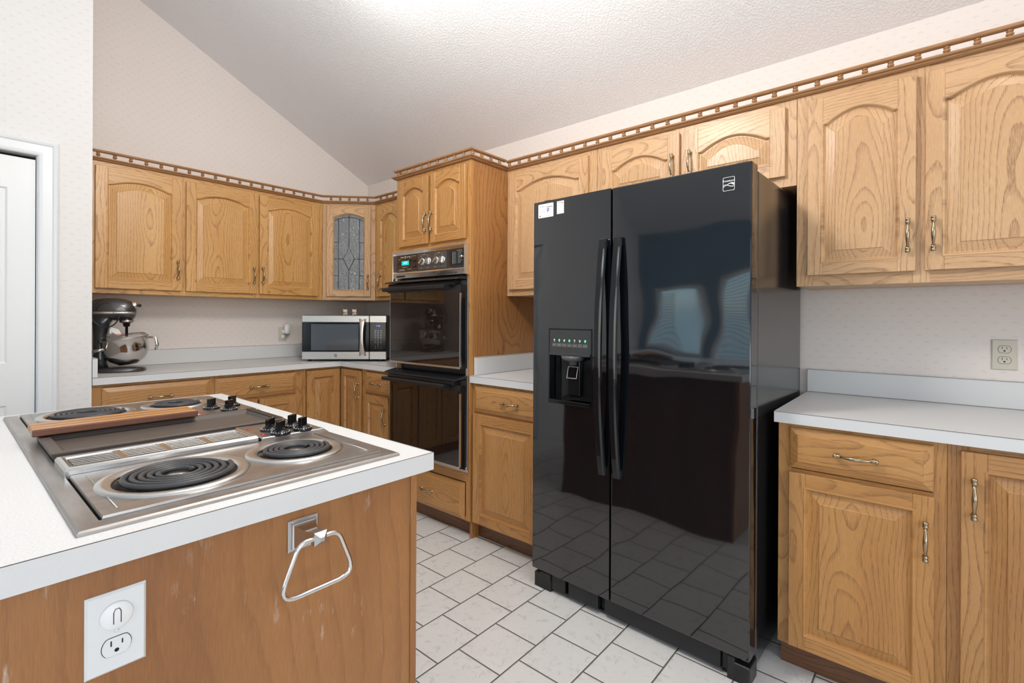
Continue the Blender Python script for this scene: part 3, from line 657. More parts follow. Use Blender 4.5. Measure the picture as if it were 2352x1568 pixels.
m=MB(); m.prism([(-.903,-.591),(-.591,-.591),(-.591,-.903),(-.004,-.903),(-.004,-.004),(-.903,-.004)],'z',.10,FBZ-.001); m.build('carcass',OAKO,c)
m=MB(); m.box(-.903,-.885,-.61,-.592,.1,.875,0,'z','x'); m.box(-.885,-.61,-.61,-.592,.862,.875,0,'x','z'); m.box(-.61,-.592,-.903,-.885,.1,.875,0,'z','y'); m.box(-.61,-.592,-.885,-.61,.862,.875,0,'y','z'); m.box(-.885,-.61,-.61,-.592,.1,.115,0,'x','z'); m.box(-.61,-.592,-.885,-.61,.1,.115,0,'y','z'); m.build('face_frame',OAKO,c)
md,_=door_mesh(.245,.748,0,sw=.052); md.build('door',OAKO,c,loc=(-.882,-.6105,.11),bevel=.002)
md,_=door_mesh(.245,.748,0,sw=.045); dd=md.build('door',OAKO,c,loc=(-.6105,-.636,.11),rotz=RB,bevel=.002); handle(dd,.225,-.019,.72-.11)
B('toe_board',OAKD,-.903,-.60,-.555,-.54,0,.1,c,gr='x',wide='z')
c=thing('base_cabinet','narrow oak base cabinet with one drawer left of the wall oven','cabinet',(-.61,-.905,0),RB); o=.905; W=1.299-.905
carcass(c,OAKO,W,.604,.1,FBZ-.001); face(c,OAKO,W,.1,FBZ-.001,[(0,.028),(W-.06,W)],[(.028,W-.06,.86,.875),(.028,W-.06,.695,.725),(.028,W-.06,.1,.12)])
drawer(c,OAKO,.935-o,1.235-o,.714,.858); door(c,OAKO,.935-o,1.215-o,.11,.702,0,1.184-o,.572,sw=.05); toe(c,W)
c=thing('base_cabinet','oak base cabinet with a drawer over a door between the oven tower and refrigerator','cabinet',(-.61,-1.981,0),RB); o=1.981; W=.52
carcass(c,OAKT,W,.604,.1,FBZ-.001); face(c,OAKT,W,.1,FBZ-.001,[(0,.03),(W-.05,W)],[(.03,W-.05,.86,.875),(.03,W-.05,.702,.724),(.03,W-.05,.1,.12)])
drawer(c,OAKT,2.001-o,2.463-o,.716,.862,False); 
dd=[x for x in bpy.data.objects if x.parent==c and x.name.startswith('drawer_front')][0]; handle(dd,2.276-o-.02,-.0205,.073,True)
door(c,OAKT,2.001-o,2.463-o,.106,.708,0,None,sw=.055); toe(c,W)
c=thing('base_cabinet','oak base cabinet with one drawer over one door right of the refrigerator','cabinet',(-.61,-3.515,0),RB); o=3.515; W=3.962-3.515
carcass(c,OAKT,W,.604,.1,FBZ-.001); face(c,OAKT,W,.1,FBZ-.001,[(0,.04),(.415,W)],[(.04,.415,.86,.875),(.04,.415,.705,.718),(.04,.415,.1,.12)])
drawer(c,OAKT,3.551-o,3.933-o,.722,.862); door(c,OAKT,3.551-o,3.934-o,.108,.708,0,3.914-o,.578,sw=.05); toe(c,W)
c=thing('base_cabinet','darker oak base cabinet with a full-height door at the right edge of the photo','cabinet',(-.61,-3.963,0),RB); o=3.963; W=.60
carcass(c,OAKO,W,.604,.1,FBZ-.001); face(c,OAKO,W,.1,FBZ-.001,[(0,.05),(W-.05,W)],[(.05,W-.05,.858,.875),(.05,W-.05,.1,.12)])
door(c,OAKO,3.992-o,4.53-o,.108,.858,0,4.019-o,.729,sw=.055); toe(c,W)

# --- countertops
def counter(name,label,polys,splashes,edges,z=.914,th=.038):
    """polys: plan outline; splashes: boxes; edges: polylines of the visible front edges"""
    t_=thing(name,label,'countertop',(0,0,0))
    m=MB(); m.prism(polys,'z',z-th,z,0); m.build('worktop',LAM,t_)
    m=MB()
    for e_ in edges: m.sweep([(0,-.0016),(.0006,-.0016),(.0006,-.0002),(0,-.0002)],[(p[0],p[1],z) for p in e_],(0,0,1))
    m.build('edge_seam',SEAM,t_)
    for (x0,x1,y0,y1,ax) in splashes:
        s_=B('backsplash',LAM,x0,x1,y0,y1,z+.0015,z+.101,t_)
        m=MB(); m.box(x0-.0004,x1+.0004,y0-.0004,y1+.0004,z,z+.0018); m.box(x0-.0006,x1+.0006,y0-.0006,y1+.0006,z+.0985,z+.1000); m.build('seam_line',SEAM,s_)
    return t_
cd=-.635
counter('countertop','white laminate L-shaped countertop under the mixer and the microwave',
  [(-2.031,-.001),(-.001,-.001),(-.001,-1.300),(cd,-1.300),(cd,cd),(-2.031,cd)],
  [(-2.010,-.001,-.019,-.001,'x'),(-.019,-.001,-1.299,-.020,'y'),(-2.031,-2.011,-.630,-.001,'y')],
  [[(-2.031,cd),(cd,cd),(cd,-1.300)][::-1]])
counter('countertop','white laminate countertop between the oven tower and the refrigerator',
  [(-.001,-1.981),(-.001,-2.505),(cd,-2.505),(cd,-1.981)],[(-.019,-.001,-2.505,-2.002,'y'),(-.60,-.001,-2.001,-1.981,'x')],[[(cd,-1.981),(cd,-2.505)][::-1]])
counter('countertop','white laminate countertop at the right of the refrigerator',
  [(-.001,-3.505),(-.001,-4.60),(cd,-4.60),(cd,-3.505)],[(-.019,-.001,-4.60,-3.505,'y')],[[(cd,-3.505),(cd,-4.60)][::-1]])

# --- spindle gallery rails
def gallery(name,label,path,starts,left_out=1):
    """path of the face line (front of mould), outward = left side of travel"""
    g_=thing(name,label,'gallery rail',(0,0,0))
    zc=2.118
    cm=MB(); cm.sweep([(-.0045,0),(.004,0),(.010,.004),(.012,.008),(.020,.011),(.022,.015),(.022,.018),(-.0045,.018)],[(p[0],p[1],zc) for p in path],(0,0,1)); cm.build('crown_moulding',MOULD,g_)
    tr=MB(); tr.sweep([(-.008,0),(.006,0),(.010,.003),(.012,.008),(.009,.0135),(-.007,.0135),(-.010,.008)],[(p[0],p[1],2.1665) for p in path],(0,0,1)); tr.build('top_rail',MOULD,g_)
    sp=None; zb=zc+.018; h=2.1665-zb
    for a,b in starts:
        a=Vector(a);b=Vector(b);L=(b-a).length; n=max(1,round(L/.0755)); 
        for k in range(n):
            p=a+(b-a)*((k+.5)/n)
            if sp is None:
                s_=MB(); s_.lathe([(.0065,0),(.0065,.0025),(.0042,.004),(.0042,.0065),(.0072,.0095),(.0104,.013),(.0106,.0165),(.0084,.0195),(.0045,.0212),(.0045,.0220),(.0092,.0235),(.0095,.0265),(.005,.0280),(.0065,h)],(0,0,0),'z',12)
                sp=s_.build('spindle',MOULD,g_,loc=(p.x,p.y,zb))
            else:
                c_=sp.copy(); C.objects.link(c_); c_.location=(p.x,p.y,zb)
    return g_
MOULD=OAKM
fx=-.327; dg=(-.6135+.0,-.327); dg2=(-.327,-.6135)
gallery('gallery_rail','oak spindle gallery rail along the top of the left and corner wall cabinets',
  [(fx,-1.2995),dg2,dg,(-2.031,fx)],[((-2.00,fx+.002),(-.65,fx+.002)),((-.59,-.345),(-.345,-.59)),((fx+.002,-.64),(fx+.002,-1.28))])
gallery('gallery_rail','oak spindle gallery rail around the top of the oven tower',
  [(-.350,-1.984),(-.633,-1.984),(-.633,-1.296),(-.40,-1.296)],[((-.631,-1.285),(-.631,-1.960)),((-.660,-1.982),(-.36,-1.982)),((-.60,-1.298),(-.44,-1.298))])
gallery('gallery_rail','long oak spindle gallery rail above the refrigerator and right wall cabinets',
  [(fx,-5.0),(fx,-1.982)],[((fx+.002,-1.960),(fx+.002,-4.98))])

# ---------------------------------------------------------------- refrigerator
fa=math.atan2(-.943,-.029)
fr=thing('refrigerator','black side-by-side refrigerator with ice and water dispenser','refrigerator',(-.761,-2.527,0),fa)
FW=.942; 
m=MB(); m.box(.004,FW-.004,.088,.715,.03,1.752); m.build('cabinet_body',BLKS,fr,bevel=.006,seg=2)
B('door_gasket',BPL,.012,FW-.012,.066,.088,.10,1.745,fr)
sx=.4085
def pdoor(a,b,hole=None):
    m=MB(); z0,z1=.088,1.766
    if hole is None: m.box(a,b,0,.066,z0,z1)
    else:
        h0,h1,c0,c1=hole
        m.box(a,b,.058,.066,z0,z1)
        def rr(x0_,x1_,z0_,z1_,y,r=.012,n=4):
            P=[]
            for (cx_,cz_,a0) in ((x1_-r,z0_+r,-PI/2),(x1_-r,z1_-r,0),(x0_+r,z1_-r,PI/2),(x0_+r,z0_+r,PI)):
                for k in range(n+1): an=a0+PI/2*k/n; P.append((cx_+r*math.cos(an),y,cz_+r*math.sin(an)))
            return P
        m.rings([rr(a,b,z0,z1,.058,.001),rr(a,b,z0,z1,.0,.001)],0,False,False,False)
        m.rings([rr(a,b,z0,z1,0,.001),rr(h0,h1,c0,c1,0)],0,False,False,False)
        m.rings([rr(h0,h1,c0,c1,0),rr(h0,h1,c0,c1,.056)],0,False,False,False)
    return m
DH=(.092,.318,.862,1.190)
# origin of the unprojected dispenser numbers: y_left -2.527
ld=pdoor(0,sx-.003,DH).build('freezer_door',BLK,fr,bevel=.0025,seg=2)
rd=pdoor(sx+.004,FW).build('fridge_door',BLK,fr,bevel=.004,seg=2)
# handles: bowed flat bars
def bar(x0,x1,parent,lean):
    m=MB(); loops=[]; z0,z1=.598,1.560; n=24
    for k in range(n+1):
        t_=k/n; z=z0+(z1-z0)*t_; s_=math.sin(PI*t_); y=-.016-.038*s_**.8; xx0=x0-lean*s_; xx1=x1-lean*s_
        loops.append([(xx0,y,z),(xx0+.004,y-.007,z),(xx1-.006,y-.007,z),(xx1,y,z),(xx1-.002,y+.016,z),(xx0+.002,y+.016,z)])
    m.rings(loops,0,True,True,False)
    for z in (z0,z1): m.box(x0+.002,x1-.002,-.022,.001,z-.001 if z==z0 else z-.03,z+.03 if z==z0 else z+.001)
    m.build('door_handle',BPG,parent,bevel=.0012)
bar(.362,.393,ld,0); bar(.430,.462,rd,0)
# dispenser
m=MB(); h0,h1,c0,c1=DH
def frame_(m,x0,x1,z0,z1,y0,y1,t_):
    m.box(x0,x0+t_,y0,y1,z0,z1); m.box(x1-t_,x1,y0,y1,z0,z1); m.box(x0+t_,x1-t_,y0,y1,z0,z0+t_); m.box(x0+t_,x1-t_,y0,y1,z1-t_,z1)
frame_(m,h0-.002,h1+.002,c0-.002,c1+.002,-.003,.004,.006)
m.box(h0+.003,h1-.003,.045,.055,c0+.003,1.075); m.box(h0+.003,h1-.003,-.010,.045,c0-.002,c0+.014)
di=m.build('dispenser_bay',BPG,ld,bevel=.0015)
m=MB(); m.box(h0+.004,h1-.004,-.001,.05,1.082,c1-.004); m.prism([(-.006,1.072),(-.006,1.084),(.05,1.084),(.05,1.074)],'x',h0+.004,h1-.004); cpn=m.build('control_panel',BLK,ld,bevel=.001)
m=MB(); g2=MB(); yy=-.0012
for k in range(7):
    xx=h0+.030+k*.0272; zz=1.118
    m.box(xx-.010,xx+.010,yy-.0003,yy,zz-.006,zz-.0054); m.box(xx-.010,xx+.010,yy-.0003,yy,zz+.0054,zz+.006); m.box(xx-.0100,xx-.0094,yy-.0003,yy,zz-.006,zz+.006); m.box(xx+.0094,xx+.010,yy-.0003,yy,zz-.006,zz+.006); m.box(xx-.006,xx+.006,yy-.0003,yy,zz-.0008,zz+.0008)
    tgt=g2 if k in (1,3,6) else m
    if k in (0,1,4): tgt.lathe([(0,0),(.0042,0),(.0042,-.0005),(0,-.0005)],(xx,yy,zz+.022),'y',12); tgt.box(xx-.0013,xx+.0013,yy-.0005,yy,zz+.013,zz+.018)
    else: tgt.prism([(xx-.0045,zz+.025),(xx+.0045,zz+.025),(xx+.003,zz+.015),(xx-.003,zz+.015)],'y',yy-.0005,yy)
m.build('button_icons',PRINT,cpn); g2.build('lit_icons',GREEND,cpn)
m=MB(); m.lathe([(0,0),(.052,0),(.050,-.012),(.040,-.020),(.020,-.024),(.018,-.040),(0,-.040)],(.214,.012,1.072),'z',20); m.build('water_nozzle',mat('grey_nozzle',(.09,.095,.10),.3),di)
m=MB(); m.prism([(.016,1.05),(.018,.90),(.040,.885),(.044,1.05)],'x',.185,.245); m.prism([(.000,.884),(.040,.900),(.044,.884)],'x',h0+.07,h1-.005); m.build('dispenser_paddle',BPG,di,bevel=.002)
m=MB(); m.tube([(.190,.012,1.025),(.240,.012,1.025),(.234,.008,.975),(.184,.008,.975)],.0018,6,0,True); m.build('paddle_ring',PRINT,di)
# logo on the right door
m=MB(); lx,lz=.8675,1.7005; yy=-.0002; hw,hh_=.0195,.0235
def rrp(r,w,h,n=4):
    P=[]
    for (sx_,sz_,a0) in ((1,-1,-PI/2),(1,1,0),(-1,1,PI/2),(-1,-1,PI)):
        for k in range(n+1): an=a0+PI/2*k/n; P.append((sx_*(w-r)+r*math.cos(an),sz_*(h-r)+r*math.sin(an)))
    return P
m.rings([[(p[0]+lx,yy,p[1]+lz) for p in rrp(.004,hw,hh_)],[(p[0]+lx,yy-.0005,p[1]+lz) for p in rrp(.004,hw,hh_)],[(p[0]+lx,yy-.0005,p[1]+lz) for p in rrp(.0035,hw-.0012,hh_-.0012)],[(p[0]+lx,yy,p[1]+lz) for p in rrp(.0035,hw-.0012,hh_-.0012)]],0,False,False,False)
text_into(m,'Kenmore',.0105,T((lx,yy-.0002,lz+.0105)),0,.0002,sx=.93)
def wave(P): m.prism([(lx+(px-790)*5.2e-5, lz-((py-810)+.154*(px-790))*5.8e-5) for px,py in P],'y',yy-.0005,yy)
wave([(445,1005),(520,955),(600,905),(700,850),(800,785),(900,740),(1030,712),(1100,722),(1158,750),(1158,892),(1050,832),(930,790),(850,800),(700,880),(600,935),(520,985),(445,1040)])
wave([(440,915),(500,875),(580,860),(650,868),(720,882),(800,902),(900,920),(1000,922),(1155,908),(1155,940),(1000,966),(880,958),(760,932),(680,905),(600,890),(530,893),(440,955)])
m.build('maker_badge',WPRINT,rd)
# hinge caps, base grille, feet
B('hinge_cap',BPL,.05,.085,.01,.09,1.766,1.772,fr,bevel=.002); B('hinge_cap',BPL,FW-.055,FW-.015,.012,.05,1.766,1.7705,fr,bevel=.002)
m=MB(); m.box(.10,.175,.014,.085,.014,.084); m.box(.175,.195,.040,.085,.014,.084); m.box(.175,.195,.014,.040,.014,.024); m.box(.195,.345,.010,.085,.020,.084); m.box(.345,.375,.040,.085,.014,.084); m.box(.375,FW-.10,.014,.085,.018,.086); m.box(.02,FW-.02,.030,.085,.008,.018); m.box(.004,.10,.010,.088,0.0,.066); m.box(.04,.10,.004,.060,.045,.080); m.box(FW-.10,FW-.075,.030,.085,.0,.084); m.box(FW-.075,FW-.001,.008,.088,0.,.064); m.box(FW-.075,FW-.050,.006,.060,.05,.082)
m.build('base_grille',BPL,fr,bevel=.003); 
m=MB(); m.lathe([(.010,.078),(.010,.084),(.006,.084),(.006,.088)],(FW-.030,.028,0),'z',10); m.build('hinge_bolt',CHROME,fr)
m=MB(); m.box(.03,.10,.60,.68,0,.032); m.box(FW-.10,FW-.03,.60,.68,0,.032); m.build('rear_foot',BPL,fr)
# stickers
def sticker(label,x0,x1,z0,z1,kind):
    X=fr.matrix_basis
    s_=thing('sticker',label,'sticker',(0,0,0)); s_.location=Vector((-.761,-2.527,0)); s_.rotation_euler=(0,0,fa)
    m=MB(); m.prism([(p[0]+(x0+x1)/2,p[1]+(z0+z1)/2) for p in rrp(.004 if kind==0 else .0008,(x1-x0)/2,(z1-z0)/2)],'y',-.0009,-.0001); b=m.build('backing',PAPER,s_)
    m=MB(); y=-.0010; w=x1-x0; h=z1-z0
    if kind==0:
        def ticks(xa,xb,zz,hh2,mi):
            xx=xa
            while xx<xb:
                w_2=random.uniform(.0008,.0018); m.box(xx,xx+w_2,y-.0002,y,zz-hh2*random.uniform(.3,.5),zz+hh2*random.uniform(.2,.5),mi); xx+=w_2+random.uniform(.0004,.0012)
        ticks(x0+.006,x0+.024,z1-.011,.003,3); ticks(x0+.024,x0+.042,z1-.011,.003,1); ticks(x0+.010,x0+.042,z1-.020,.004,0); ticks(x0+.024,x0+.042,z1-.027,.003,2)
        ticks(x1-.036,x1-.006,z1-.009,.004,0); ticks(x1-.038,x1-.005,z1-.016,.0045,3); ticks(x0+.012,x0+.042,z1-.040,.0015,2)
        m.box(x1-.036,x1-.024,y-.0002,y,z1-.034,z1-.021,1); m.box(x1-.034,x1-.029,y-.0003,y,z1-.038,z1-.034,1); m.box(x1-.032,x1-.028,y-.0004,y,z1-.031,z1-.024,4)
        for k in range(4): m.box(x1-.021,x1-.007,y-.0002,y,z1-.023-k*.004,z1-.0220-k*.004,2)
        m.box(x0+.006,x0+.040,y-.0002,y,z1-.037,z1-.0355,2); m.lathe([(0,0),(.003,0),(.003,-.0002),(0,-.0002)],(x0+.010,y,z0+.009),'y',12,3); m.box(x0+.045,x1-.006,y-.0002,y,z0+.006,z0+.0068,3); m.box(x0+.018,x0+.03,y-.0002,y,z0+.009,z0+.0098,3)
    else:
        m.box(x0+.003,x1-.012,y-.0002,y,z1-.008,z1-.004,5); m.lathe([(0,0),(.004,0),(.004,-.0003),(0,-.0003)],(x1-.007,y,z1-.009),'y',12,2)
        for k in range(6): m.box(x0+.005,x1-.008,y-.0002,y,z1-.018-k*.006,z1-.0172-k*.006,0)
    m.build('printing',[PRINT,BLUE,REDP,BLKS,PAPER,GRNP],s_)
sticker('white rounded sticker with small printed text at the upper left corner of the refrigerator',.026,.112,1.692,1.754,0)
sticker('small narrow white sticker beside the larger sticker on the refrigerator',.132,.170,1.698,1.754,1)

# ---------------------------------------------------------------- island
IZ=.9334; XI=-1.823; YI=-3.073; XL=-3.25; YB=-1.80
isl=thing('kitchen_island','stained plywood kitchen island under the white cooktop counter','island',(0,0,0))
m=MB(); m.box(XL+.03,XI-.045,YI+.027,YB-.03,.0,IZ-.0385,0,'z','x'); m.build('body_panel',OAKI,isl)
m=MB(); m.box(XI-.0449,XI-.029,YI+.024,YI+.045,0,IZ-.0385,0,'z','x'); m.build('corner_stile',OAKI,isl)
def icounter():
    t_=thing('countertop','white laminate island countertop around the cooktop','countertop',(0,0,0))
    m=MB(); m.prism([(XL,YI),(XI,YI),(XI,YB),(XL,YB)],'z',IZ-.038,IZ,0); m.build('worktop',LAM,t_)
    m=MB(); m.sweep([(0,-.0012),(.0005,-.0012),(.0005,-.0002),(0,-.0002)],[(XI,YB,IZ),(XI,YI,IZ),(XL,YI,IZ)],(0,0,-1))
    m.v=[v for v in m.v]; m.build('edge_seam',SEAM,t_)
    # bluish laminate edge strip is the same sheet
    return t_
icounter()

B('side_panel',OAKD,XI-.0449,XI-.0300,YI+.0455,YB-.03,0,IZ-.0385,isl,gr='z',wide='y')  # shade put into the colour, so the side mirrors dark in the refrigerator
# cooktop
ZC=IZ
ck=thing('electric_cooktop','wide stainless downdraft electric cooktop with four coil burners in the island','cooktop',(0,0,0))
X0,X1,Y0,Y1=-2.425,-1.889,-3.036,-1.866
m=MB()
def rl(i,z): return [(X0+i,Y0+i,z),(X1-i,Y0+i,z),(X1-i,Y1-i,z),(X0+i,Y1-i,z)]
m.rings([rl(0,ZC+.0002),rl(0,ZC+.0045),rl(.003,ZC+.0072),rl(.028,ZC+.0078),rl(.031,ZC+.003),rl(.032,ZC+.0012)],0,False,True,False); m.build('frame',STEELB,ck)
def module(y0,y1,bur):
    x0,x1=-2.392,-1.918; z=ZC+.0125; mb=MB(); xm=(bur[0][0]+bur[0][2]+bur[1][0]-bur[1][2])/2
    for (cx_,cy_,r),(a,b) in zip(bur,((x0,xm),(xm,x1))):
        n=32; inner=[(cx_+r*math.cos(2*PI*k/n-PI*.75),cy_+r*math.sin(2*PI*k/n-PI*.75),z) for k in range(n)]
        q_=n//4; outer=[]
        cs=[(a,y0),(b,y0),(b,y1),(a,y1)]
        for s_ in range(4):
            p,q2=cs[s_],cs[(s_+1)%4]
            for k in range(q_): t_=k/q_; outer.append((p[0]+(q2[0]-p[0])*t_,p[1]+(q2[1]-p[1])*t_,z))
        mb.rings([outer,inner],0,False,False,False)
    def o4(z_,g=0): return [(x0-g,y0-g,z_),(x1+g,y0-g,z_),(x1+g,y1+g,z_),(x0-g,y1+g,z_)]
    mb.rings([o4(z),o4(ZC+.009,.001),o4(ZC+.006,.001)],0,False,False,False)
    # raised bead near the outer ends
    for xx in (x1-.020,x0+.020): mb.tube([(xx,y0+.02,z+.0002),(xx,y1-.02,z+.0002)],.0016,6)
    mo=mb.build('burner_module',STEELB,ck)
    for (cx_,cy_,r) in bur:
        m=MB(); m.lathe([(r+.006,z-.0005),(r+.005,z+.003),(r-.004,z+.0048),(r-.014,z+.0032),(r-.017,z+.0005)],(cx_,cy_,0),'z',48); 
        m.f=[f for f in m.f if len(f)==4]; m.m=m.m[:len(m.f)]; m.sm=m.sm[:len(m.f)]
        rg=m.build('trim_ring',RINGM,mo)
        m=MB(); m.lathe([(r-.016,z+.001),(r-.018,z-.004),(r-.03,z-.0095),(.02,z-.0105),(0,z-.0105)],(cx_,cy_,0),'z',40); m.f=[f for f in m.f if len(f)==4]; m.m=m.m[:len(m.f)]; m.sm=m.sm[:len(m.f)]; m.build('drip_bowl',BOWL,mo)
        turns=5 if r>.1 else 4; ro=r-.026; ri=.024; pts=[]
        N=turns*36
        for k in range(N+1):
            a=2*PI*k/36; rr_=ri+(ro-ri)*k/N; pts.append((cx_+rr_*math.cos(a),cy_+rr_*math.sin(a),z+.0052))
        m=MB(); m.tube(pts,.0050 if r>.1 else .0047,8); m.build('coil',COIL,mo)
        m=MB(); m.lathe([(.0,z-.006),(.018,z-.006),(.018,z+.004),(0,z+.0042)],(cx_,cy_,0),'z',20); m.build('coil_medallion',CHROMEW,mo)
        m=MB()
        for k in range(3):
            a=k*2*PI/3+.5; m.box(.016,r-.018,-.001,.001,z-.006,z-.0005,X=T((cx_,cy_,0))@Matrix.Rotation(a,4,'Z'))
        m.build('coil_support',CHROMEW,mo)
module(-3.006,-2.733,[(-2.262,-2.872,.113),(-2.042,-2.872,.092)])
module(-2.170,-1.897,[(-2.262,-2.035,.108),(-2.040,-2.035,.088)])
def vent(y0,y1):
    m=MB(); x0,x1=-2.400,-2.062; zt=ZC+.0265
    def L(i,z): return [(x0+i,y0+i,z),(x1-i,y0+i,z),(x1-i,y1-i,z),(x0+i,y1-i,z)]
    m.rings([L(0,ZC+.006),L(0,zt-.006),L(.003,zt-.001),L(.008,zt),L(.014,zt-.002),L(.016,zt-.010)],0,False,False,False)
    a,b,c_,d_=x0+.016,x1-.016,y0+.016,y1-.016
    m.box(a,b,c_,d_,zt-.012,zt-.010,1)
    n=6; w=(d_-c_)/n
    for k in range(n): m.box(a,b,c_+k*w+w*.1,c_+k*w+w*.48,zt-.009,zt-.003,2)
    for k in range(1,4): xx=a+(b-a)*k/4; m.box(xx-.006,xx+.006,c_,d_,zt-.0035,zt-.0025,0)
    return m.build('vent_grille',[CHROMEW,DARK,SLATM],ck,bevel=.0008)
vent(-2.730,-2.615); vent(-2.335,-2.235)
def ctrl(y0,y1,knobs,lamps):
    x0,x1=-2.056,-1.902; zt=ZC+.020
    m=MB(); m.rings([[(x0,y0,ZC+.006),(x1+.014,y0-.0,ZC+.006),(x1+.014,y1,ZC+.006),(x0,y1,ZC+.006)],[(x0,y0,zt),(x1,y0+.002,zt-.003),(x1,y1-.002,zt-.003),(x0,y1,zt)]],0,False,True,False)
    cpl=m.build('control_plate',STEELB,ck,bevel=.002)
    for (kx,ky) in knobs:
        m=MB(); m.lathe([(0.0,0),(.0225,0),(.0235,.003),(.0225,.007),(.017,.0095),(.012,.013),(0,.0135)],(0,0,0),'z',28,0)
        for q_ in range(20): a=2*PI*q_/20; m.ball((.0205*math.cos(a),.0205*math.sin(a),.0078),.0013,6,1)
        m.box(-.0048,.0048,-.0135,.0135,.009,.033,0,X=Matrix.Rotation(-.95,4,'Z')); m.box(-.0012,.0012,.0100,.0138,.028,.0333,1,X=Matrix.Rotation(-.95,4,'Z'))
        m.build('burner_knob',[BPG,PRINT],cpl,loc=(kx,ky,zt-.0035),bevel=.0012)
    for (lx_,ly_) in lamps:
        m=MB(); m.lathe([(0,.0),(.006,0),(.0055,.0015),(.003,.003),(0,.0035)],(0,0,0),'z',12); m.build('indicator_lamp',RED,cpl,loc=(lx_,ly_,zt-.001))
ctrl(-2.733,-2.572,[(-2.008,-2.665),(-2.006,-2.718),(-1.950,-2.660),(-1.948,-2.712)],[(-2.043,-2.625),(-2.040,-2.700)])
ctrl(-2.335,-2.172,[(-2.000,-2.233),(-1.973,-2.300),(-1.937,-2.222)],[(-2.043,-2.29)])
# griddle: lifts out, so a thing of its own
gd=thing('griddle','dark cast griddle tray in the middle of the cooktop','griddle',(0,0,0))
m=MB(); a,b,c_,d_=-2.400,-1.925,-2.568,-2.342; zt=ZC+.024
def G(i,z,j=0): return [(a+i,c_+i,z),(b-i-j,c_+i,z),(b-i-j,d_-i,z),(a+i,d_-i,z)]
m.rings([G(.004,ZC+.0083),G(0,zt-.003),G(.001,zt),G(.020,zt-.001),G(.026,zt-.010),G(.030,zt-.0115)],0,True,True,False); m.build('griddle_tray',IRON,gd,bevel=.001)
m=MB(); m.box(b-.020,b-.002,c_+.01,d_-.01,zt-.002,zt+.002); m.build('rear_rim',BPL,gd,bevel=.001)
bd=MB(); L=.330; bd.box(-L/2,L/2,-.052,.052,0,.0165); bo=bd.build('cutting_board',BOARD,None,loc=(-2.245,-2.329,ZC+.0272),rotz=-.015,bevel=.003,seg=2)
tag(bo,'striped two-tone hardwood cutting board lying across the dark griddle','cutting board')

# outlets
def duplex(mb,y,zc_,mi_face,mi_dark,x=0.):
    """one receptacle face in local x z, protruding to -y"""
    P=[]
    for k in range(24):
        a=2*PI*k/24; px=.0165*math.cos(a); pz=.0165*math.sin(a); pz=max(-.0125,min(.0125,pz)); P.append((x+px,zc_+pz))
    mb.prism(P,'y',y-.0015,y,mi_face)
    for dx,h in ((-.0063,.0042),(.0063,.0034)): mb.box(x+dx-.0008,x+dx+.0008,y-.0018,y-.0014,zc_+.0015-.0,zc_+.0015+2*h*.9,mi_dark)
    mb.lathe([(0,0),(.0027,0),(.0027,-.0004),(0,-.0004)],(x,y-.0014,zc_-.0055),'y',12,mi_dark)
def plate(name,label,loc,rotz,mt,w=.069,h=.112,cat='outlet'):
    t_=thing(name,label,cat,loc,rotz); m=MB()
    def L(i,y): return [(-w/2+i,y,-h/2+i),(w/2-i,y,-h/2+i),(w/2-i,y,h/2-i),(-w/2+i,y,h/2-i)]
    m.rings([L(0,-.0002),L(0,-.002),L(.003,-.0048)],0,True,True,False); m.build('wall_plate',mt,t_); return t_
t_=plate('electrical_outlet','almond duplex outlet on the wallpaper above the right counter',(0,-4.130,1.110),RB,IVORY)
m=MB(); duplex(m,-.0048,.020,0,1); duplex(m,-.0048,-.020,0,1); 
m.tube([(.0175*math.cos(a*PI/12),-.0049,max(-.0132,min(.0132,.0175*math.sin(a*PI/12)))+.020) for a in range(24)],.0005,4,1,True); m.tube([(.0175*math.cos(a*PI/12),-.0049,max(-.0132,min(.0132,.0175*math.sin(a*PI/12)))-.020) for a in range(24)],.0005,4,1,True)
m.build('receptacle',[IVORY,DARK],t_)
t_=plate('electrical_outlet','white outlet plate with a round switch over one receptacle on the island side',(-2.384,YI+.027,.794),0,GPL)
m=MB(); m.lathe([(0,0),(.0195,0),(.0190,-.002),(.017,-.004),(0,-.0045)],(0,-.0048,.0215),'y',28,0)
m.tube([(-.0042,-.0095,.012),(-.0042,-.0095,.028),(-.0022,-.0095,.0325),(.0022,-.0095,.0325),(.0042,-.0095,.028),(.0042,-.0095,.012)],.0005,4,1); m.build('round_switch',[WPL2,DARK],t_)
m=MB(); duplex(m,-.0048,-.021,0,1); m.lathe([(0,0),(.003,0),(.0025,-.001),(0,-.001)],(0,-.0048,0),'y',12,0); m.tube([(.0170*math.cos(a*PI/12),-.0049,max(-.0130,min(.0130,.0170*math.sin(a*PI/12)))-.021) for a in range(24)],.0004,4,1,True); m.build('receptacle',[GPL,DARK],t_)
t_=plate('electrical_outlet','almond outlet below the plugged-in air freshener on the back wall',(-.772,0,1.098),0,IVORY)
m=MB(); m.lathe([(0,0),(.018,0),(.017,-.012),(0,-.013)],(.004,-.0048,-.022),'y',20,0); m.box(.0025,.0055,-.0185,-.0178,-.034,-.010,1); m.build('outlet_cover',[WPL2,PRINT],t_)
t_=thing('air_freshener','white plug-in air freshener on the back wall beside the microwave','air freshener',(-.758,-.005,1.118))
m=MB(); lo=[]
for y,w,h in ((-.022,.020,.036),(-.034,.023,.040),(-.048,.023,.040),(-.058,.018,.034)): lo.append([(p[0]+.006,y,p[1]+.022) for p in rrp(w*.75,w,h)])
m.rings(lo,0,True,True); m.build('body',WPL2,t_); m=MB(); m.lathe([(0,0),(.016,0),(.017,-.010),(.015,-.020),(0,-.02)],(-.006,-.0005,-.002),'y',18,0); m.build('plug',WPL2,t_)
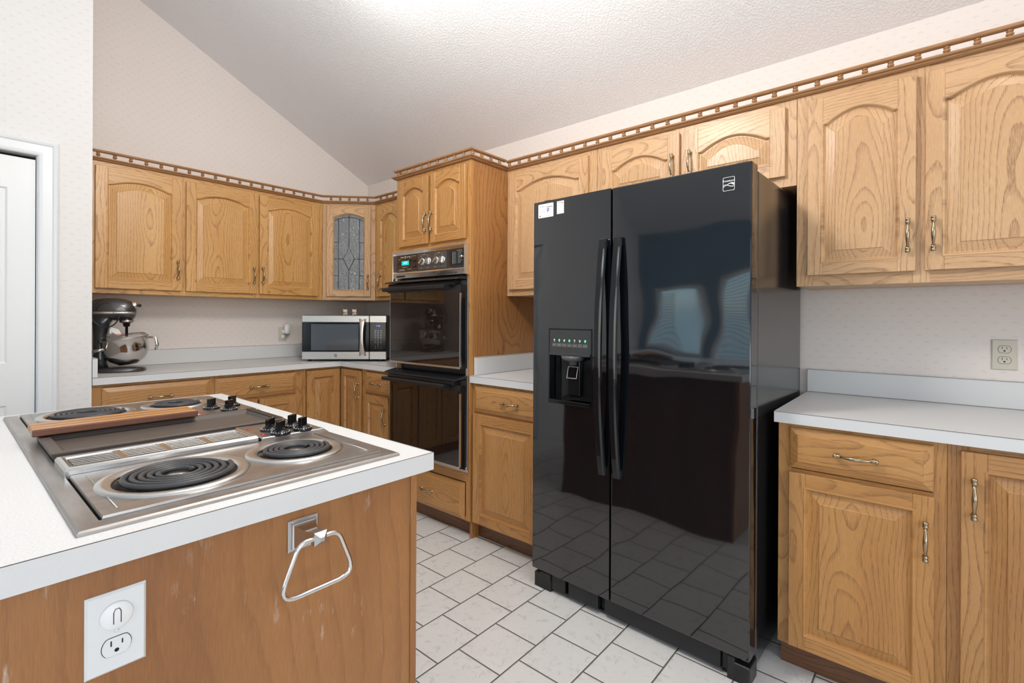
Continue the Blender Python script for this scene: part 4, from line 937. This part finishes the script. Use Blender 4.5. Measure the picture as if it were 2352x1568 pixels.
m=MB(); m.lathe([(.008,-.012),(.013,-.020),(.014,-.028),(.0,-.030)],(.006,-.040,0),'z',16); m.build('scent_bottle',CLEAR,t_)

# towel ring on the island side
t_=thing('towel_ring','chrome towel ring on a square mount on the island side','towel ring',(-2.113,YI+.027,.842))
m=MB()
def sq(w,y,dx=0,dz=0): return [(dx-w,y,dz-w),(dx+w,y,dz-w),(dx+w,y,dz+w),(dx-w,y,dz+w)]
m.rings([sq(.0285,0),sq(.0285,-.004),sq(.0265,-.0055),sq(.0235,-.0055),sq(.0225,-.009),sq(.020,-.010),sq(.012,-.035,-.001,.004),sq(.0080,-.058,-.002,.010),sq(.0080,-.060,-.003,.011),sq(.0115,-.063,-.004,.012),sq(.0115,-.074,-.004,.012),sq(.0035,-.081,-.004,.012)],0,True,True,False); m.build('mount',CHROMEW,t_)
m=MB(); pts=[]
cn=[(-.036,.012),(.036,.012),(.070,-.076),(-.072,-.076)]; rd_=[.024,.024,.024,.024]; nn=7
for k in range(4):
    P=Vector(cn[k]);A=Vector(cn[k-1]);Bq=Vector(cn[(k+1)%4]); u=(A-P).normalized(); w=(Bq-P).normalized(); th=math.acos(max(-1,min(1,u.dot(w)))); d_=min(rd_[k]/math.tan(th/2), .048 if k>1 else .026)
    s_=P+u*d_; e_=P+w*d_
    for j in range(nn+1):
        t=j/nn; q_=s_*(1-t)**2+P*2*t*(1-t)+e_*t*t; pts.append((q_.x-.004,-.069,q_.y))
m.tube(pts,.0042,10,0,True); m.build('ring',CHROME,t_)

# ---------------------------------------------------------------- microwave and shakers
mw=thing('microwave_oven','stainless microwave oven set diagonally in the counter corner','microwave',(-.853,-.489,.914),-.8085)
MW=.598; MZ0=.016; MZ1=.332
B('case',BPL,.002,MW-.002,.028,.40,MZ0+.004,MZ1+.003,mw,bevel=.004)
m=MB(); m.box(.0,.476,.0,.028,.283,MZ1); m.box(0,.476,0,.028,MZ0,.072); m.box(.0,.006,.0,.028,.072,.283,1); dm=m.build('door',[STEEL,BPG],mw,bevel=.003)
m=MB(); m.box(.004,.474,.002,.028,.072,.283,0); m.box(.064,.400,.0012,.0022,.081,.270,1); m.build('door_window',[BPG,MGLASS],dm)
m=MB(); lo=[]
for k in range(13):
    t=k/12; z=.042+.268*t; c2=(2*t-1)**2; w=.0135+.011*c2; y=-.036+.030*c2**1.5
    lo.append([(.430-w,y+.006,z),(.430-w*.6,y,z),(.430+w*.6,y,z),(.430+w,y+.006,z),(.430+w,y+.010,z),(.430-w,y+.010,z)])
m.rings(lo,0,True,True,True); m.box(.420,.440,-.01,.002,.040,.060); m.box(.420,.440,-.01,.002,.290,.31); m.build('door_handle',STEEL,dm)
m=MB()
for k in range(4):
    A_=[(.228+q_*.0022,.034+k*.0058+.0016*math.sin(q_*.7+.6)) for q_ in range(10)]
    m.prism(A_+[(a,b+.0028) for a,b in A_[::-1]],'y',-.0006,.0002)
m.build('maker_emblem',BPL,dm)
m=MB(); m.box(.480,MW,0,.028,.283,MZ1,0); m.box(.480,MW,0,.028,MZ0,.072,0); m.box(.480,MW-.003,.002,.028,.072,.283,1); m.box(.476,.480,.004,.028,MZ0,MZ1,1); kp=m.build('control_column',[STEEL,BPG],mw,bevel=.002)
m=MB(); text_into(m,'1:46',.017,T((.540,.0015,.258)),0); m.build('clock_display',BLUED,kp)
m=MB()
for r_ in range(11):
    for c3 in range(3):
        z=.225-r_*.0128; w=.006 if r_<5 else .0018
        if r_ in (5,6,7,8): text_into(m,str((r_-5)*3+c3+1) if r_<8 else ('','0','')[c3] or '.',.009,T((.520+c3*.020,.0015,z)),0,.0002)
        else: m.box(.520+c3*.020-w,.520+c3*.020+w,.0012,.0019,z-.0012,z+.0012,1 if (r_==9 and c3==2) else 0)
m.build('keypad',[WPRINT,REDP],kp)
m=MB()
for a,b in ((.04,.04),(.55,.04),(.04,.34),(.55,.34)): m.lathe([(.014,0),(.014,.020)],(a,b,0),'z',12)
m.build('foot',BPL,mw)
def shaker(label,lx,ly):
    q_=Matrix.Rotation(-.8085,4,'Z') @ Vector((lx,ly,0))
    s_=thing('ceramic_shaker',label,'shaker',(-.853+q_.x,-.489+q_.y,.914+MZ1+.0033),-.8085+.08,'pair of ceramic shakers on the microwave')
    m=MB(); m.ball((0,.010,.016),.016,14,0,1.05,1.2,.98)
    for a in (-.009,.009): m.lathe([(.0055,0),(.0062,.004),(.004,.010)],(a,-.006,0),'z',10); m.lathe([(.0055,0),(.0062,.004),(.004,.010)],(a,.020,0),'z',10)
    m.build('body',CERAM,s_)
    m=MB(); m.ball((0,-.004,.029),.0165,16,0,1.08,.85,.82); m.ball((0,-.018,.024),.0062,10,0,1.2,.6,.8); m.ball((-.0062,-.0172,.031),.0017,8,1); m.ball((.0062,-.0172,.031),.0017,8,1); m.ball((0,-.0222,.0255),.0015,8,1,1.4,.6,.8)
    hd=m.build('head',[CERAM,DARK],s_)
    for a in (-1,1): 
        e_=MB(); e_.lathe([(.0062,0),(.0052,.004),(.0,.009)],(0,0,0),'z',10,0,True,T((a*.0115,-.004,.0385))@Matrix.Rotation(a*.35,4,'Y')); e_.build('ear',EARC,hd)
shaker('small cream ceramic animal shaker on the microwave, the left of the pair',.285,.075)
shaker('small cream ceramic animal shaker on the microwave, the right of the pair',.350,.078)

# ---------------------------------------------------------------- stand mixer
mx_=thing('stand_mixer','pewter-grey stand mixer with a steel bowl at the left end of the counter','mixer',(-1.905,-.335,.914),-.30)
def se(cy,cz,hw,hh2,x,p=2.5,n=24,ax='x'):
    L=[]
    for k in range(n):
        a=2*PI*k/n; c_=math.cos(a); s_=math.sin(a); yy=cy+hw*math.copysign(abs(c_)**(2/p),c_); zz=cz+hh2*math.copysign(abs(s_)**(2/p),s_)
        L.append((x,yy,zz) if ax=='x' else (yy,zz,x))
    return L
m=MB(); m.rings([se(.045,0,.118,.090,0,2.6,32,'z'),se(.045,0,.122,.094,.006,2.6,32,'z'),se(.045,0,.118,.090,.020,2.6,32,'z'),se(.045,0,.095,.075,.028,2.6,32,'z')],0,True,True); m.build('base',PEWTER,mx_)
m=MB(); m.rings([se(-.045,0,.036,.050,.020,2.6,24,'z'),se(-.048,0,.030,.042,.08,2.6,24,'z'),se(-.048,0,.030,.040,.20,2.6,24,'z'),se(-.040,0,.042,.048,.28,2.6,24,'z'),se(-.03,0,.05,.05,.32,2.6,24,'z')],0,True,True); m.build('column',mat('dark_mixer_column',(.02,.022,.024),.25,coat=.4),mx_)
m=MB(); m.rings([se(0,.355,.012,.018,-.100),se(0,.357,.040,.042,-.092),se(0,.358,.056,.058,-.068),se(0,.360,.063,.064,-.02),se(0,.360,.065,.065,.03),se(0,.357,.062,.062,.070),se(0,.352,.052,.054,.098),se(0,.350,.034,.038,.112),se(0,.349,.014,.018,.118)],0,True,True); hd=m.build('motor_head',PEWTER,mx_)
m=MB(); m.rings([se(0,.339,.058,.009,-.075,6),se(0,.339,.0655,.009,-.02,6),se(0,.339,.0675,.009,.03,6),se(0,.339,.0640,.009,.070,6),se(0,.339,.0525,.009,.100,6),se(0,.339,.034,.009,.113,6)],0,True,True)
m.build('trim_band',STEEL,hd)
m=MB(); text_into(m,'KitchenAid',.0155,T((.052,-.0675,.339))@Matrix.Rotation(.10,4,'Z'),0,.0006); m.build('brand_lettering',BPL,hd)
m=MB(); m.lathe([(0,0),(.020,.0),(.022,.004),(.022,.026),(.018,.030),(0,.030)],(0,0,0),'x',20,0,True,T((.092,-.010,.384))); m.lathe([(0,.030),(.006,.030),(.006,.036),(.009,.040),(.009,.050),(0,.052)],(0,0,0),'x',14,1,True,T((.090,-.012,.384))); m.build('attachment_hub',[STEEL,BPL],hd)
m=MB(); m.lathe([(.034,.300),(.034,.285),(.020,.280),(.016,.262),(.007,.258),(.007,.205),(0,.205)],(.072,0,0),'z',18); m.build('beater_shaft',CHROMEW,hd)
m=MB(); P_=[]
for k in range(29):
    a=math.radians(75+k*10); P_.append((-.020+.058*math.cos(a)+.0004*k,-.0715-.0006*k,.335+.078*math.sin(a)))
m.tube(P_,.0034,8); m.build('power_cord',BPL,mx_)
m=MB(); X=T((.085,-.0,.030))@Matrix.Rotation(-.16,4,'Y')
outp=[(.0,.012),(.045,.012),(.085,.040),(.108,.078),(.112,.100),(.112,.158),(.116,.160),(.1165,.163),(.110,.163),(.108,.10),(.08,.05),(.0,.02)]
m.lathe(outp,(0,0,0),'z',40,0,True,X); bw=m.build('mixing_bowl',SILV,mx_)
m=MB(); m.tube([tuple(X@Vector(p)) for p in ((.111,-.02,.150),(.150,-.024,.145),(.152,-.024,.100),(.140,-.024,.070))],[.006,.008,.009,.007],10); m.build('bowl_handle',SILV,bw); m=MB(); m.tube([tuple(X@Vector(p)) for p in ((-.085,-.075,.12),(-.115,-.085,.118),(-.135,-.07,.115))],.010,10); m.build('bowl_clamp',SILV,bw)
m=MB(); m.lathe([(.119,.158),(.119,.166),(.100,.184),(.060,.190),(.045,.190),(.045,.187),(.060,.187),(.098,.181),(.116,.164),(.116,.158)],(0,0,0),'z',36,0,True,X)
m.prism([(.088,.168),(.128,.164),(.150,.205),(.142,.208),(.118,.176),(.090,.180)],'y',-.055,-.020,0,X=X); m.build('bowl_shield',CLEAR,mx_)
tg=MB(); tg.prism([(.0,.205),(.038,.190),(.050,.165),(.030,.160),(.002,.178)],'y',-.062,-.0605,0,X=T((.005,0,.055))); tg.prism([(.030,.165),(.050,.165),(.044,.158),(.032,.158)],'y',-.0625,-.0605,1,X=T((.005,0,.055))); tg.box(.002,.010,-.060,-.045,.222,.25,0); tg.build('hang_tag',[PAPER,REDP],mx_)

# ---------------------------------------------------------------- added lamps, all out of view
def added_dome_lamp(label,x,y,e,col,r=.12,drop=0.):
    z=ztop(x)-drop; a=-math.atan(SL)*(1 if x>XR else -1)
    t_=thing('added_ceiling_lamp',label,'ceiling lamp',(x,y,z)); 
    m=MB(); m.lathe([(.0,.0),(r,.0),(r,-.014),(r*.85,-.018)],(0,0,0),'z',28,0,True,T((0,0,.02 if drop==0 else 0))); m.build('lamp_base',WHITE,t_)
    m=MB(); m.lathe([(r*.85,-.012),(r*.80,-.045),(r*.5,-.075),(0,-.085)],(0,0,0),'z',28); sh=m.build('lamp_shade',LAMPG,t_)
    d=bpy.data.lights.new('fill_light','POINT'); d.energy=e; d.color=col; d.shadow_soft_size=r; o=bpy.data.objects.new('fill_light',d); C.objects.link(o); o.parent=t_; o.location=(0,0,-.16-r)
    if drop>0:
        m=MB(); m.tube([(0,0,0),(0,0,drop-.005)],.012,8); m.build('lamp_rod',WHITE,t_)
    return t_
added_dome_lamp('added unseen white glass lamp on a rod over the island, for fill light',-1.75,-2.80,66,(1.,.965,.91),.15,.50)  # unseen pendant added as uplight, standing in for bounced flash
added_dome_lamp('added unseen small lamp on the kitchen vault, for the bright ceiling spot',-1.27,-1.86,4,(1.,.97,.93),.07)  # unseen lamp added to make the hot spot on the ceiling
added_dome_lamp('added unseen flush lamp on the vault, brightening the right counter',-1.05,-4.25,6,(1.,.95,.88),.13)  # unseen lamp added to give the right worktop more light from above
